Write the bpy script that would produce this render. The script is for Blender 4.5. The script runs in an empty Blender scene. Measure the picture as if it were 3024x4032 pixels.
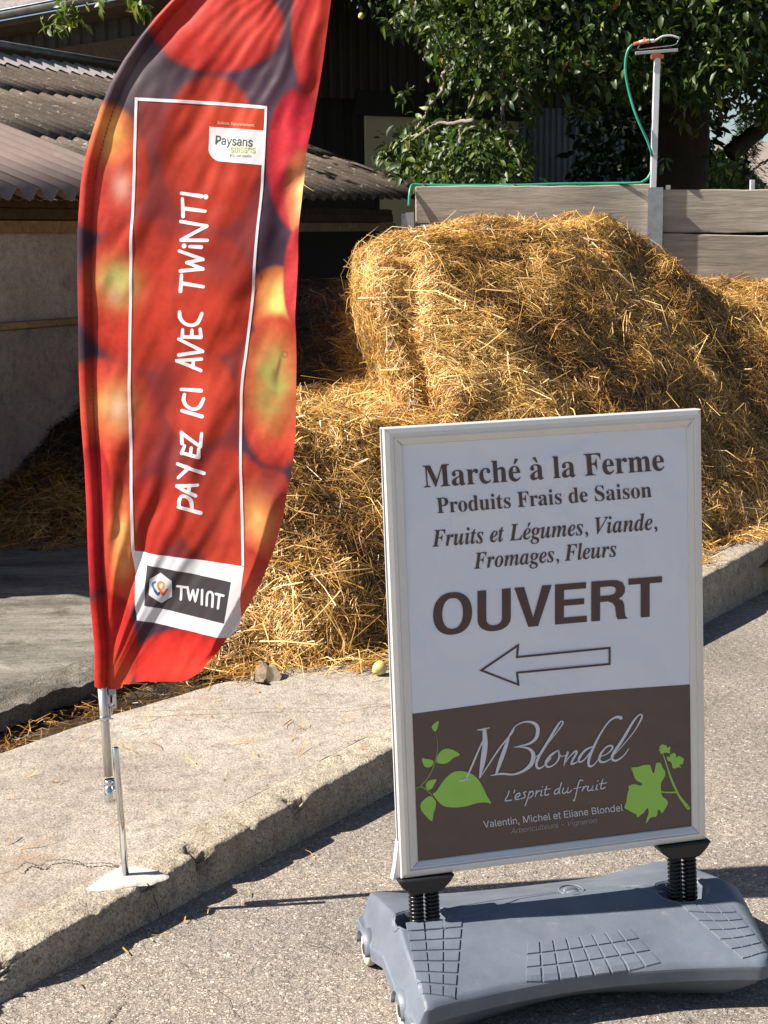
import bpy, bmesh, math, random, os
import numpy as np
from mathutils import Vector, Matrix
from mathutils.geometry import tessellate_polygon

random.seed(7); RNG = np.random.default_rng(7)
SC = bpy.context.scene
COL = SC.collection

# ------------------------------------------------------------ camera
FPX, IW, IH, CAMZ = 6100.0, 3024, 4032, 1.5
PITCH, ROLL = math.radians(9.3), math.radians(0.7)
Fv = np.array([0, math.cos(PITCH), -math.sin(PITCH)])
R0 = np.array([1.0, 0, 0]); U0 = np.cross(R0, Fv)
Rv = math.cos(ROLL)*R0 - math.sin(ROLL)*U0
Uv = math.sin(ROLL)*R0 + math.cos(ROLL)*U0
CAM = np.array([0, 0, CAMZ])
cd = bpy.data.cameras.new('camera'); cam = bpy.data.objects.new('camera', cd); COL.objects.link(cam)
cam.matrix_world = Matrix(((Rv[0], Uv[0], -Fv[0], 0), (Rv[1], Uv[1], -Fv[1], 0), (Rv[2], Uv[2], -Fv[2], CAMZ), (0, 0, 0, 1)))
cd.sensor_fit = 'VERTICAL'; cd.sensor_height = 36; cd.lens = 36*FPX/IH
cd.clip_start = 0.1; cd.clip_end = 1500
SC.camera = cam

# ------------------------------------------------------------ world, sun, exposure
SUN_EL = math.radians(41); SH = np.array([0.9905, 0.138])       # shadows fall along SH
S = np.array([-SH[0]*math.cos(SUN_EL), -SH[1]*math.cos(SUN_EL), math.sin(SUN_EL)])
w = bpy.data.worlds.new('World'); SC.world = w; w.use_nodes = True
nt = w.node_tree; nt.nodes.clear()
sky = nt.nodes.new('ShaderNodeTexSky'); sky.sky_type = 'NISHITA'; sky.sun_disc = False
sky.sun_elevation = SUN_EL; sky.sun_rotation = math.atan2(S[0], S[1]); sky.air_density = 1.0; sky.dust_density = 0.6; sky.ozone_density = 1.3
bg = nt.nodes.new('ShaderNodeBackground'); bg.inputs['Strength'].default_value = 0.04
wo = nt.nodes.new('ShaderNodeOutputWorld')
nt.links.new(sky.outputs[0], bg.inputs[0]); nt.links.new(bg.outputs[0], wo.inputs[0])
sl = bpy.data.lights.new('sun', 'SUN'); sun = bpy.data.objects.new('sun', sl); COL.objects.link(sun)
sl.energy = 4.8; sl.angle = math.radians(0.53); sl.color = (1.0, 0.93, 0.82)
sun.rotation_euler = Vector(S).to_track_quat('Z', 'Y').to_euler(); sun.location = (-6, 0, 9)
SC.view_settings.view_transform = 'Standard'; SC.view_settings.look = 'None'
SC.view_settings.exposure = 1.5; SC.view_settings.gamma = 1.0; SC.view_settings.use_curve_mapping = False
SC.render.engine = 'CYCLES'; SC.cycles.max_bounces = 6; SC.cycles.transparent_max_bounces = 8
SC.cycles.use_adaptive_sampling = True
try: SC.cycles.use_denoising = True
except Exception: pass

# ------------------------------------------------------------ small geometry helpers
def ray(x, y): return Fv + Rv*(x-IW/2)/FPX - Uv*(y-IH/2)/FPX
def on_z(x, y, z=0.0):
    d = ray(x, y); return CAM + d*((z-CAMZ)/d[2])
def on_y(x, y, Y):
    d = ray(x, y); return CAM + d*(Y/d[1])
def on_plane(x, y, P, n):
    d = ray(x, y); return CAM + d*(np.dot(np.array(P)-CAM, n)/np.dot(d, n))
def nrm(v):
    v = np.array(v, float); return v/np.linalg.norm(v)

def mesh_obj(name, verts, faces, m, parent=None, smooth=False, loc=None):
    me = bpy.data.meshes.new(name); me.from_pydata([tuple(map(float, v)) for v in verts], [], faces); me.update()
    if m is not None: me.materials.append(m)
    if smooth: me.shade_smooth()
    return link(name, me, parent)
def link(name, me, parent=None):
    o = bpy.data.objects.new(name, me); COL.objects.link(o)
    if parent is not None:
        o.parent = parent
        off = Vector((0, 0, 0)); p = parent
        while p is not None: off += p.location; p = p.parent
        o.location = -off
    return o
def fast_obj(name, V, T, m, parent=None, smooth=False, attr=None):
    """V (n,3) float, T (k,3|4) int arrays"""
    me = bpy.data.meshes.new(name); n = len(V); k, s = T.shape
    me.vertices.add(n); me.vertices.foreach_set('co', np.ascontiguousarray(V, dtype=np.float32).ravel())
    me.loops.add(k*s); me.loops.foreach_set('vertex_index', np.ascontiguousarray(T, dtype=np.int32).ravel())
    me.polygons.add(k); me.polygons.foreach_set('loop_start', np.arange(0, k*s, s, dtype=np.int32))
    me.update(calc_edges=True)
    if attr is not None:
        for an, av in attr.items():
            if av.ndim == 1:
                a = me.attributes.new(an, 'FLOAT', 'POINT'); a.data.foreach_set('value', av.astype(np.float32))
            else:
                a = me.attributes.new(an, 'FLOAT_COLOR', 'POINT'); c = np.ones((n, 4), np.float32); c[:, :3] = av; a.data.foreach_set('color', c.ravel())
    if m is not None: me.materials.append(m)
    if smooth: me.shade_smooth()
    return link(name, me, parent)
def thing(name, label, cat, loc=(0, 0, 0), group=None):
    o = bpy.data.objects.new(name, None); COL.objects.link(o); o.empty_display_size = 0.1
    o.location = tuple(map(float, loc)); o['label'] = label; o['category'] = cat
    if group: o['group'] = group
    return o
def tag(o, label, cat, group=None):
    o['label'] = label; o['category'] = cat
    if group: o['group'] = group
    return o
def kind(o, k): o['kind'] = k; return o

class MB:
    def __init__(s): s.v = []; s.f = []
    def add(s, V, F):
        b = len(s.v); s.v += [tuple(map(float, p)) for p in V]; s.f += [tuple(i+b for i in f) for f in F]; return s
    def box(s, c, ax, ay, az):
        """centre c, half-extent vectors"""
        c, ax, ay, az = map(lambda q: np.array(q, float), (c, ax, ay, az)); V = []
        for k in (-1, 1):
            for i, j in ((-1, -1), (1, -1), (1, 1), (-1, 1)): V.append(c+i*ax+j*ay+k*az)
        return s.add(V, [(3, 2, 1, 0), (4, 5, 6, 7), (0, 1, 5, 4), (1, 2, 6, 5), (2, 3, 7, 6), (3, 0, 4, 7)])
    def tube(s, pts, r, n=8, caps=True):
        pts = [np.array(p, float) for p in pts]; m = len(pts); rr = r if hasattr(r, '__len__') else [r]*m
        V = []; prev = None
        for i, p in enumerate(pts):
            t = nrm(pts[min(i+1, m-1)]-pts[max(i-1, 0)])
            if prev is None: a = nrm(np.cross(t, (0, 0, 1) if abs(t[2]) < .9 else (1, 0, 0)))
            else: a = nrm(prev-t*np.dot(prev, t))
            prev = a; b = np.cross(t, a)
            for k in range(n):
                an = 2*math.pi*k/n; V.append(p+(a*math.cos(an)+b*math.sin(an))*rr[i])
        F = []
        for i in range(m-1):
            for k in range(n):
                F.append((i*n+k, i*n+(k+1) % n, (i+1)*n+(k+1) % n, (i+1)*n+k))
        if caps: F.append(tuple(range(n-1, -1, -1))); F.append(tuple(range((m-1)*n, m*n)))
        return s.add(V, F)
    def grid(s, fn, nu, nv):
        V = [fn(i/nu, j/nv) for j in range(nv+1) for i in range(nu+1)]
        F = [(j*(nu+1)+i, j*(nu+1)+i+1, (j+1)*(nu+1)+i+1, (j+1)*(nu+1)+i) for j in range(nv) for i in range(nu)]
        return s.add(V, F)
    def build(s, name, m, parent=None, smooth=False, bevel=0, seg=1):
        o = mesh_obj(name, s.v, s.f, m, parent, smooth)
        if bevel:
            md = o.modifiers.new('bevel', 'BEVEL'); md.width = bevel; md.segments = seg; md.limit_method = 'ANGLE'; md.angle_limit = math.radians(40)
        return o

def cr(pts, n=8, closed=False):
    """Catmull-Rom through pts (any dim)"""
    P = [np.array(p, float) for p in pts]; m = len(P); out = []
    if m < 3 and not closed:
        return [P[0]+(P[-1]-P[0])*i/n for i in range(n+1)]
    seg = m if closed else m-1
    for i in range(seg):
        g = (lambda k: P[k % m]) if closed else (lambda k: P[max(0, min(m-1, k))])
        a, b, c, d = g(i-1), g(i), g(i+1), g(i+2)
        for j in range(n):
            t = j/n; out.append(.5*((2*b)+(-a+c)*t+(2*a-5*b+4*c-d)*t*t+(-a+3*b-3*c+d)*t**3))
    if not closed: out.append(P[-1])
    return out
def smooth01(x): x = np.clip(x, 0, 1); return x*x*(3-2*x)

# value noise (numpy)
_NT = np.random.default_rng(3).random((64, 64))
def vnoise(x, y, f=1.0, o=4):
    x = np.asarray(x, float)*f; y = np.asarray(y, float)*f; s = 0; a = .5; tot = 0
    for k in range(o):
        xi = np.floor(x).astype(int); yi = np.floor(y).astype(int); fx = smooth01(x-xi); fy = smooth01(y-yi)
        g = lambda i, j: _NT[(i+17*k) % 64, (j+29*k) % 64]
        s = s+a*((g(xi, yi)*(1-fx)+g(xi+1, yi)*fx)*(1-fy)+(g(xi, yi+1)*(1-fx)+g(xi+1, yi+1)*fx)*fy); tot += a
        a *= .5; x = x*2.03; y = y*2.03
    return s/tot-.5

# ------------------------------------------------------------ materials
def new_mat(name):
    m = bpy.data.materials.new(name); m.use_nodes = True; n = m.node_tree; n.nodes.clear()
    out = n.nodes.new('ShaderNodeOutputMaterial'); bs = n.nodes.new('ShaderNodeBsdfPrincipled'); n.links.new(bs.outputs[0], out.inputs[0])
    return m, n, bs, out
def nd(n, t, **kw):
    x = n.nodes.new('ShaderNode'+t)
    for k, v in kw.items():
        if k in x.inputs: x.inputs[k].default_value = v
        else: setattr(x, k, v)
    return x
def ramp(n, fac, stops):
    r = n.nodes.new('ShaderNodeValToRGB'); e = r.color_ramp.elements
    while len(e) < len(stops): e.new(.5)
    for i, (p, c) in enumerate(stops): e[i].position = p; e[i].color = (*c, 1) if len(c) == 3 else c
    n.links.new(fac, r.inputs[0]); return r
def g(v): return (v, v, v)
def mixc(n, fac, a, b, mode='MIX'):
    m = n.nodes.new('ShaderNodeMix'); m.data_type = 'RGBA'; m.blend_type = mode
    for s, v in ((m.inputs[0], fac), (m.inputs[6], a), (m.inputs[7], b)):
        if hasattr(v, 'is_output'): n.links.new(v, s)
        elif isinstance(v, (int, float)): s.default_value = v
        else: s.default_value = (*v, 1)
    return m.outputs[2]
def mat(name, c, rough=.6, metal=0, var=.25, scale=6, bump=0, bscale=60, detail=6, c2=None, stretch=None, spec=.5, coat=0, sheen=0):
    m, n, b, out = new_mat(name)
    tc = nd(n, 'TexCoord'); src = tc.outputs['Object']
    if stretch:
        mp = nd(n, 'Mapping'); mp.inputs['Scale'].default_value = stretch; n.links.new(src, mp.inputs[0]); src = mp.outputs[0]
    no = nd(n, 'TexNoise', Scale=scale, Detail=detail, Roughness=.65); n.links.new(src, no.inputs['Vector'])
    lo = tuple(x*(1-var) for x in c); hi = tuple(min(1, x*(1+var)) for x in (c2 or c))
    r = ramp(n, no.outputs[0], [(.3, lo), (.7, hi)]); n.links.new(r.outputs[0], b.inputs['Base Color'])
    b.inputs['Roughness'].default_value = rough; b.inputs['Metallic'].default_value = metal
    b.inputs['Specular IOR Level'].default_value = spec; b.inputs['Coat Weight'].default_value = coat
    if bump:
        n2 = nd(n, 'TexNoise', Scale=bscale, Detail=5, Roughness=.6); n.links.new(src, n2.inputs['Vector'])
        bp = nd(n, 'Bump', Strength=1.0, Distance=bump); n.links.new(n2.outputs[0], bp.inputs['Height']); n.links.new(bp.outputs[0], b.inputs['Normal'])
    return m
M = {}
def asphalt():
    m, n, b, out = new_mat('asphalt'); tc = nd(n, 'TexCoord'); src = tc.outputs['Object']
    wn = nd(n, 'TexNoise', Scale=40, Detail=2); n.links.new(src, wn.inputs['Vector'])
    wv = mixc(n, .012, src, wn.outputs['Color'])
    v1 = nd(n, 'TexVoronoi', Scale=140, Randomness=1.0); v1.feature = 'F1'; n.links.new(wv, v1.inputs['Vector'])
    v1e = nd(n, 'TexVoronoi', Scale=140, Randomness=1.0); v1e.feature = 'DISTANCE_TO_EDGE'; n.links.new(wv, v1e.inputs['Vector'])
    v2 = nd(n, 'TexVoronoi', Scale=310, Randomness=1.0); v2.feature = 'F1'; n.links.new(wv, v2.inputs['Vector'])
    sp = nd(n, 'SeparateColor'); n.links.new(v1.outputs['Color'], sp.inputs[0])
    st = ramp(n, sp.outputs[0], [(0, (.17, .145, .122)), (.35, (.27, .232, .196)), (.7, (.36, .31, .262)), (.93, (.46, .4, .34)), (1, (.6, .54, .47))])
    sp2 = nd(n, 'SeparateColor'); n.links.new(v2.outputs['Color'], sp2.inputs[0])
    fine = ramp(n, sp2.outputs[1], [(0, (.12, .104, .09)), (.6, (.235, .203, .175)), (1, (.36, .315, .27))])
    big = nd(n, 'TexNoise', Scale=1.3, Detail=5, Roughness=.6); n.links.new(src, big.inputs['Vector'])
    emb = nd(n, 'TexNoise', Scale=34, Detail=3); n.links.new(src, emb.inputs['Vector'])
    em = ramp(n, emb.outputs[0], [(.42, g(0)), (.56, g(1))])
    edge = ramp(n, v1e.outputs['Distance'], [(0.02, g(0)), (.12, g(1))])
    mm = nd(n, 'Math', operation='MULTIPLY'); n.links.new(em.outputs[0], mm.inputs[0]); n.links.new(edge.outputs[0], mm.inputs[1])
    c = mixc(n, mm.outputs[0], fine.outputs[0], st.outputs[0])
    # pits between the stones
    pit = ramp(n, v1e.outputs['Distance'], [(0.0, g(.62)), (.09, g(1))]); c = mixc(n, 1.0, c, pit.outputs[0], 'MULTIPLY')
    bl = ramp(n, big.outputs[0], [(.32, (.78, .78, .79)), (.5, (1, 1, 1)), (.68, (1.2, 1.16, 1.1))]); c = mixc(n, 1.0, c, bl.outputs[0], 'MULTIPLY')
    # rusty stains
    stn = nd(n, 'TexNoise', Scale=4.2, Detail=3); n.links.new(src, stn.inputs['Vector']); sr = ramp(n, stn.outputs[0], [(.70, g(0)), (.76, g(.55))])
    c = mixc(n, sr.outputs[0], c, (.42, .3, .17)); n.links.new(c, b.inputs['Base Color'])
    b.inputs['Roughness'].default_value = .85; b.inputs['Specular IOR Level'].default_value = .3
    h1 = nd(n, 'Math', operation='MULTIPLY'); n.links.new(mm.outputs[0], h1.inputs[0]); n.links.new(sp.outputs[1], h1.inputs[1])
    h2 = nd(n, 'Math', operation='MULTIPLY_ADD'); n.links.new(sp2.outputs[0], h2.inputs[0]); h2.inputs[1].default_value = .45; n.links.new(h1.outputs[0], h2.inputs[2])
    bp = nd(n, 'Bump', Strength=1, Distance=.0042); n.links.new(h2.outputs[0], bp.inputs['Height']); n.links.new(bp.outputs[0], b.inputs['Normal'])
    return m
M['asphalt'] = asphalt()
def concrete(name, base, warm, speck=.5, bump=.003, stretch=(1, 1, 1), stain=(.2, .16, .11), stainamt=.5):
    m, n, b, out = new_mat(name); tc = nd(n, 'TexCoord'); mp = nd(n, 'Mapping'); mp.inputs['Scale'].default_value = stretch
    n.links.new(tc.outputs['Object'], mp.inputs[0]); src = mp.outputs[0]
    n1 = nd(n, 'TexNoise', Scale=2.2, Detail=9, Roughness=.62); n.links.new(src, n1.inputs['Vector'])
    n2 = nd(n, 'TexNoise', Scale=24, Detail=7, Roughness=.7); n.links.new(src, n2.inputs['Vector'])
    n3 = nd(n, 'TexNoise', Scale=170, Detail=3, Roughness=.6); n.links.new(src, n3.inputs['Vector'])
    c = ramp(n, n1.outputs[0], [(.32, base), (.68, warm)]).outputs[0]
    r2 = ramp(n, n2.outputs[0], [(.34, g(.62)), (.5, g(1)), (.66, g(1.16))]); c = mixc(n, speck, c, r2.outputs[0], 'MULTIPLY')
    r3 = ramp(n, n3.outputs[0], [(.34, g(.45)), (.47, g(1)), (.53, g(1)), (.66, g(1.4))]); c = mixc(n, speck, c, r3.outputs[0], 'MULTIPLY')
    ns = nd(n, 'TexNoise', Scale=3.7, Detail=6, Roughness=.7); ns.noise_dimensions = '3D'; n.links.new(tc.outputs['Object'], ns.inputs['Vector'])
    rs = ramp(n, ns.outputs[0], [(.55, g(0)), (.72, g(stainamt))]); c = mixc(n, rs.outputs[0], c, stain)
    v = nd(n, 'TexVoronoi', Scale=85); v.feature = 'F1'; n.links.new(src, v.inputs['Vector'])
    rv = ramp(n, v.outputs['Distance'], [(.12, g(.28)), (.24, g(1))])
    gate = ramp(n, n2.outputs[0], [(.44, g(0)), (.56, g(1))]); c = mixc(n, gate.outputs[0], c, mixc(n, 1, c, rv.outputs[0], 'MULTIPLY'))
    n.links.new(c, b.inputs['Base Color']); b.inputs['Roughness'].default_value = .9; b.inputs['Specular IOR Level'].default_value = .25
    a = nd(n, 'Math', operation='MULTIPLY_ADD'); n.links.new(n3.outputs[0], a.inputs[0]); a.inputs[1].default_value = .5; n.links.new(n2.outputs[0], a.inputs[2])
    bp = nd(n, 'Bump', Strength=1, Distance=bump); n.links.new(a.outputs[0], bp.inputs['Height']); n.links.new(bp.outputs[0], b.inputs['Normal'])
    return m
M['slab'] = concrete('pale_concrete', (.215, .18, .155), (.36, .312, .262), .85, .006, stain=(.22, .14, .085), stainamt=.7)
M['kerb'] = concrete('kerb_concrete', (.285, .24, .19), (.41, .355, .285), 1.0, .010, stain=(.19, .15, .09), stainamt=.6)
M['yard'] = concrete('worn_yard_concrete', (.09, .082, .072), (.25, .23, .195), 1.0, .006, stretch=(.6, 2.2, 1), stain=(.05, .04, .03), stainamt=.9)
M['yardedge'] = concrete('dirty_broken_concrete', (.055, .048, .04), (.19, .172, .145), 1.0, .012, stain=(.035, .028, .02), stainamt=.9)
M['wallc'] = concrete('plastered_wall', (.27, .24, .21), (.40, .365, .315), .7, .004, stain=(.06, .055, .055), stainamt=.7)
M['wallc2'] = concrete('cast_wall', (.17, .16, .155), (.28, .265, .25), .6, .003, stain=(.04, .042, .055), stainamt=.8)
M['mud'] = concrete('wet_mud', (.03, .022, .014), (.075, .055, .035), .8, .012, stain=(.12, .09, .05), stainamt=.7)
M['plaster'] = mat('white_mortar', (.40, .375, .35), .9, var=.15, scale=30, bump=.002, bscale=120)
M['earth'] = mat('bare_earth', (.12, .1, .07), .95, var=.3, scale=2, bump=.01, bscale=8)
def straw_mat():
    m, n, b, out = new_mat('straw'); at = nd(n, 'Attribute'); at.attribute_name = 'tone'
    r = ramp(n, at.outputs['Fac'], [(0, (.035, .016, .006)), (.2, (.13, .06, .015)), (.48, (.38, .19, .038)), (.76, (.62, .36, .085)), (1, (.84, .60, .26))])
    n.links.new(r.outputs[0], b.inputs['Base Color']); b.inputs['Roughness'].default_value = .38; b.inputs['Specular IOR Level'].default_value = .55
    tr = nd(n, 'BsdfTranslucent'); n.links.new(r.outputs[0], tr.inputs[0]); mx = nd(n, 'MixShader'); mx.inputs[0].default_value = .15
    n.links.new(b.outputs[0], mx.inputs[1]); n.links.new(tr.outputs[0], mx.inputs[2]); n.links.new(mx.outputs[0], out.inputs[0]); return m
M['straw'] = straw_mat()
M['mound'] = mat('rotting_straw', (.10, .052, .016), .8, var=.7, scale=14, bump=.02, bscale=45, c2=(.17, .09, .028))
def wood(name, a, bcol, sx=(1.2, 14, 14), knots=True):
    m, n, b, out = new_mat(name); tc = nd(n, 'TexCoord'); mp = nd(n, 'Mapping'); mp.inputs['Scale'].default_value = sx
    n.links.new(tc.outputs['Object'], mp.inputs[0])
    n1 = nd(n, 'TexNoise', Scale=2.4, Detail=9, Roughness=.7, Distortion=.6); n.links.new(mp.outputs[0], n1.inputs['Vector'])
    n2 = nd(n, 'TexNoise', Scale=1.7, Detail=4); n.links.new(tc.outputs['Object'], n2.inputs['Vector'])
    c = ramp(n, n1.outputs[0], [(.28, a), (.7, bcol)]).outputs[0]
    r2 = ramp(n, n2.outputs[0], [(.3, (.74, .72, .72)), (.7, (1.2, 1.17, 1.12))]); c = mixc(n, 1, c, r2.outputs[0], 'MULTIPLY')
    if knots:
        mk = nd(n, 'Mapping'); mk.inputs['Scale'].default_value = (1.6, 1.6, 4.2); n.links.new(tc.outputs['Object'], mk.inputs[0])
        v = nd(n, 'TexVoronoi', Scale=1.35); n.links.new(mk.outputs[0], v.inputs['Vector'])
        rk = ramp(n, v.outputs['Distance'], [(.02, (.22, .17, .13)), (.055, (.62, .54, .47)), (.075, (.5, .42, .35)), (.11, (1, 1, 1))]); c = mixc(n, 1, c, rk.outputs[0], 'MULTIPLY')
    n.links.new(c, b.inputs['Base Color']); b.inputs['Roughness'].default_value = .8; b.inputs['Specular IOR Level'].default_value = .25
    bp = nd(n, 'Bump', Strength=.8, Distance=.004); n.links.new(n1.outputs[0], bp.inputs['Height']); n.links.new(bp.outputs[0], b.inputs['Normal']); return m
M['plank'] = wood('weathered_plank', (.26, .23, .195), (.50, .45, .385))
M['timber'] = wood('brown_timber', (.14, .085, .045), (.3, .2, .11), (2, 12, 12))
M['darkwood'] = wood('dark_timber', (.035, .024, .016), (.085, .058, .038), (2, 12, 12), False)
def roofm(name, a, bcol, lichen, amt):
    m, n, b, out = new_mat(name); tc = nd(n, 'TexCoord')
    n1 = nd(n, 'TexNoise', Scale=3, Detail=8, Roughness=.7); n2 = nd(n, 'TexNoise', Scale=19, Detail=6, Roughness=.75); n3 = nd(n, 'TexNoise', Scale=60, Detail=4, Roughness=.7)
    for q in (n1, n2, n3): n.links.new(tc.outputs['Object'], q.inputs['Vector'])
    c = ramp(n, n1.outputs[0], [(.3, a), (.7, bcol)]).outputs[0]
    r3 = ramp(n, n3.outputs[0], [(.3, g(.55)), (.55, g(1.05)), (.7, g(1.35))]); c = mixc(n, amt, c, r3.outputs[0], 'MULTIPLY')
    r2 = ramp(n, n2.outputs[0], [(.585, g(0)), (.64, g(amt))]); c = mixc(n, r2.outputs[0], c, lichen)
    n.links.new(c, b.inputs['Base Color']); b.inputs['Roughness'].default_value = .85; b.inputs['Specular IOR Level'].default_value = .25
    bp = nd(n, 'Bump', Strength=.7, Distance=.006*max(amt, .1)); n.links.new(n3.outputs[0], bp.inputs['Height']); n.links.new(bp.outputs[0], b.inputs['Normal']); return m
M['roof_old'] = roofm('mossy_fibre_cement', (.055, .040, .030), (.105, .08, .062), (.30, .27, .22), .8)
M['roof_new'] = roofm('pinkish_fibre_cement', (.165, .12, .108), (.215, .16, .14), (.4, .35, .3), .12)
M['roof_grey'] = roofm('grey_shingle', (.2, .18, .18), (.36, .33, .34), (.5, .48, .48), .6)
M['steel'] = mat('galvanised_steel', (.42, .43, .45), .38, .9, var=.2, scale=14)
M['steel_dull'] = mat('dull_steel_post', (.2, .21, .23), .5, .7, var=.3, scale=10)
M['chrome'] = mat('polished_steel', (.68, .68, .69), .14, 1.0, var=.04, scale=10)
M['alu'] = mat('matt_aluminium_tube', (.6, .59, .57), .42, .9, var=.05, scale=20)
M['pole_white'] = mat('pale_steel_tube', (.66, .67, .7), .35, .3, var=.08, scale=10)
M['blackp'] = mat('black_plastic', (.012, .012, .013), .45, var=.1)
M['blackm'] = mat('black_coil', (.01, .01, .011), .25, .2, var=.1)
def basem():
    m, n, b, out = new_mat('blue_grey_plastic'); tc = nd(n, 'TexCoord')
    n1 = nd(n, 'TexNoise', Scale=7, Detail=6, Roughness=.7); n2 = nd(n, 'TexNoise', Scale=420, Detail=2); n3 = nd(n, 'TexNoise', Scale=22, Detail=5, Roughness=.75)
    for q in (n1, n2, n3): n.links.new(tc.outputs['Object'], q.inputs['Vector'])
    c = ramp(n, n1.outputs[0], [(.3, (.082, .096, .125)), (.7, (.125, .145, .182))]).outputs[0]
    r = ramp(n, n3.outputs[0], [(.6, g(0)), (.74, g(.32))]); c = mixc(n, r.outputs[0], c, (.27, .255, .23))
    n.links.new(c, b.inputs['Base Color']); b.inputs['Roughness'].default_value = .5; b.inputs['Specular IOR Level'].default_value = .45
    bp = nd(n, 'Bump', Strength=.6, Distance=.0006); n.links.new(n2.outputs[0], bp.inputs['Height']); n.links.new(bp.outputs[0], b.inputs['Normal']); return m
M['base'] = basem()
M['tyre'] = mat('cream_rubber', (.5, .46, .37), .6, var=.1)
M['frame'] = mat('satin_aluminium', (.66, .655, .65), .38, .35, var=.03, scale=8)
def film(name, c, rough=.22):
    m, n, b, out = new_mat(name); b.inputs['Base Color'].default_value = (*c, 1); b.inputs['Roughness'].default_value = rough
    tc = nd(n, 'TexCoord'); n1 = nd(n, 'TexNoise', Scale=4.5, Detail=2, Distortion=.8); n.links.new(tc.outputs['Object'], n1.inputs['Vector'])
    bp = nd(n, 'Bump', Strength=.9, Distance=.02); n.links.new(n1.outputs[0], bp.inputs['Height']); n.links.new(bp.outputs[0], b.inputs['Normal'])
    b.inputs['Specular IOR Level'].default_value = .5; return m
M['p_white'] = film('poster_white', (.72, .75, .84)); M['p_brown'] = film('poster_brown', (.10, .068, .062))
M['p_ink'] = film('brown_ink', (.07, .04, .042)); M['p_green'] = film('green_ink', (.3, .58, .09)); M['p_light'] = film('pale_ink', (.62, .65, .72)); M['p_grey'] = film('grey_ink', (.33, .31, .32))
M['p_stem'] = film('stem_ink', (.21, .27, .09)); M['p_tendril'] = film('tendril_ink', (.13, .1, .09))
def fabric(name, c=None, attr=None):
    m, n, b, out = new_mat(name)
    if attr:
        a = nd(n, 'Attribute'); a.attribute_name = attr; cc = a.outputs['Color']
        tc = nd(n, 'TexCoord'); no = nd(n, 'TexNoise', Scale=22, Detail=6, Roughness=.7); n.links.new(tc.outputs['Object'], no.inputs['Vector'])
        r = ramp(n, no.outputs[0], [(.3, g(.86)), (.7, g(1.12))]); cc = mixc(n, 1, cc, r.outputs[0], 'MULTIPLY'); n.links.new(cc, b.inputs['Base Color'])
    else: b.inputs['Base Color'].default_value = (*c, 1); cc = None
    b.inputs['Roughness'].default_value = .5; b.inputs['Specular IOR Level'].default_value = .22; b.inputs['Sheen Weight'].default_value = .05
    tr = nd(n, 'BsdfTranslucent')
    if cc is not None: n.links.new(cc, tr.inputs[0])
    else: tr.inputs[0].default_value = (*c, 1)
    mx = nd(n, 'MixShader'); mx.inputs[0].default_value = .3
    tc2 = nd(n, 'TexCoord'); w1 = nd(n, 'TexNoise', Scale=900, Detail=1); n.links.new(tc2.outputs['Object'], w1.inputs['Vector'])
    w2 = nd(n, 'TexNoise', Scale=11, Detail=2, Roughness=.5); n.links.new(tc2.outputs['Object'], w2.inputs['Vector'])
    ad = nd(n, 'Math', operation='MULTIPLY_ADD'); n.links.new(w1.outputs[0], ad.inputs[0]); ad.inputs[1].default_value = .06; n.links.new(w2.outputs[0], ad.inputs[2])
    bp = nd(n, 'Bump', Strength=.35, Distance=.004); n.links.new(ad.outputs[0], bp.inputs['Height']); n.links.new(bp.outputs[0], b.inputs['Normal'])
    n.links.new(b.outputs[0], mx.inputs[1]); n.links.new(tr.outputs[0], mx.inputs[2]); n.links.new(mx.outputs[0], out.inputs[0]); return m
M['flag'] = fabric('printed_polyester', attr='print')
for k, c in dict(f_white=(.78, .77, .82), f_dark=(.065, .055, .062), f_orange=(.50, .05, .018), f_green=(.06, .1, .075), f_lime=(.36, .5, .06), f_blue=(.05, .22, .5), f_navy=(.03, .08, .28), f_amber=(.75, .35, .04), f_coral=(.75, .14, .05), f_ink=(.03, .03, .05), f_peach=(.8, .5, .4)).items(): M[k] = fabric('cloth_'+k[2:], c)
def leafm(name, stops):
    m, n, b, out = new_mat(name); at = nd(n, 'Attribute'); at.attribute_name = 'tone'; r = ramp(n, at.outputs['Fac'], stops)
    n.links.new(r.outputs[0], b.inputs['Base Color']); b.inputs['Roughness'].default_value = .46; b.inputs['Specular IOR Level'].default_value = .4
    tr = nd(n, 'BsdfTranslucent'); rr = mixc(n, 1, r.outputs[0], (1.5, 1.7, .5), 'MULTIPLY'); n.links.new(rr, tr.inputs[0]); mx = nd(n, 'MixShader'); mx.inputs[0].default_value = .3
    n.links.new(b.outputs[0], mx.inputs[1]); n.links.new(tr.outputs[0], mx.inputs[2]); n.links.new(mx.outputs[0], out.inputs[0]); return m
M['leaf'] = leafm('walnut_leaf', [(0, (.014, .032, .008)), (.45, (.042, .072, .016)), (.75, (.085, .125, .024)), (.9, (.14, .17, .035)), (.97, (.2, .16, .03)), (1, (.25, .09, .02))])
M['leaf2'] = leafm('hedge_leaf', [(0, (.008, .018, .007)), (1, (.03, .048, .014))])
M['bark'] = mat('grey_bark', (.2, .165, .14), .9, var=.35, scale=9, bump=.01, bscale=30)
M['darkbark'] = mat('dark_bark', (.025, .02, .015), .9, var=.35, scale=9, bump=.01, bscale=30)
M['hose'] = mat('green_hose', (.02, .24, .16), .35, var=.08, scale=20)
M['orange'] = mat('orange_plastic', (.7, .17, .06), .4, var=.1)
M['greyp'] = mat('grey_plastic', (.3, .3, .3), .45, var=.1)
M['clad_brown'] = mat('brown_cladding', (.016, .012, .010), .65, var=.3, scale=1.5)
M['clad_blue'] = mat('blue_grey_cladding', (.12, .14, .18), .55, .2, var=.25, scale=1.5)
M['door_beige'] = mat('beige_door', (.5, .47, .32), .6, var=.08, scale=1.2)
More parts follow.
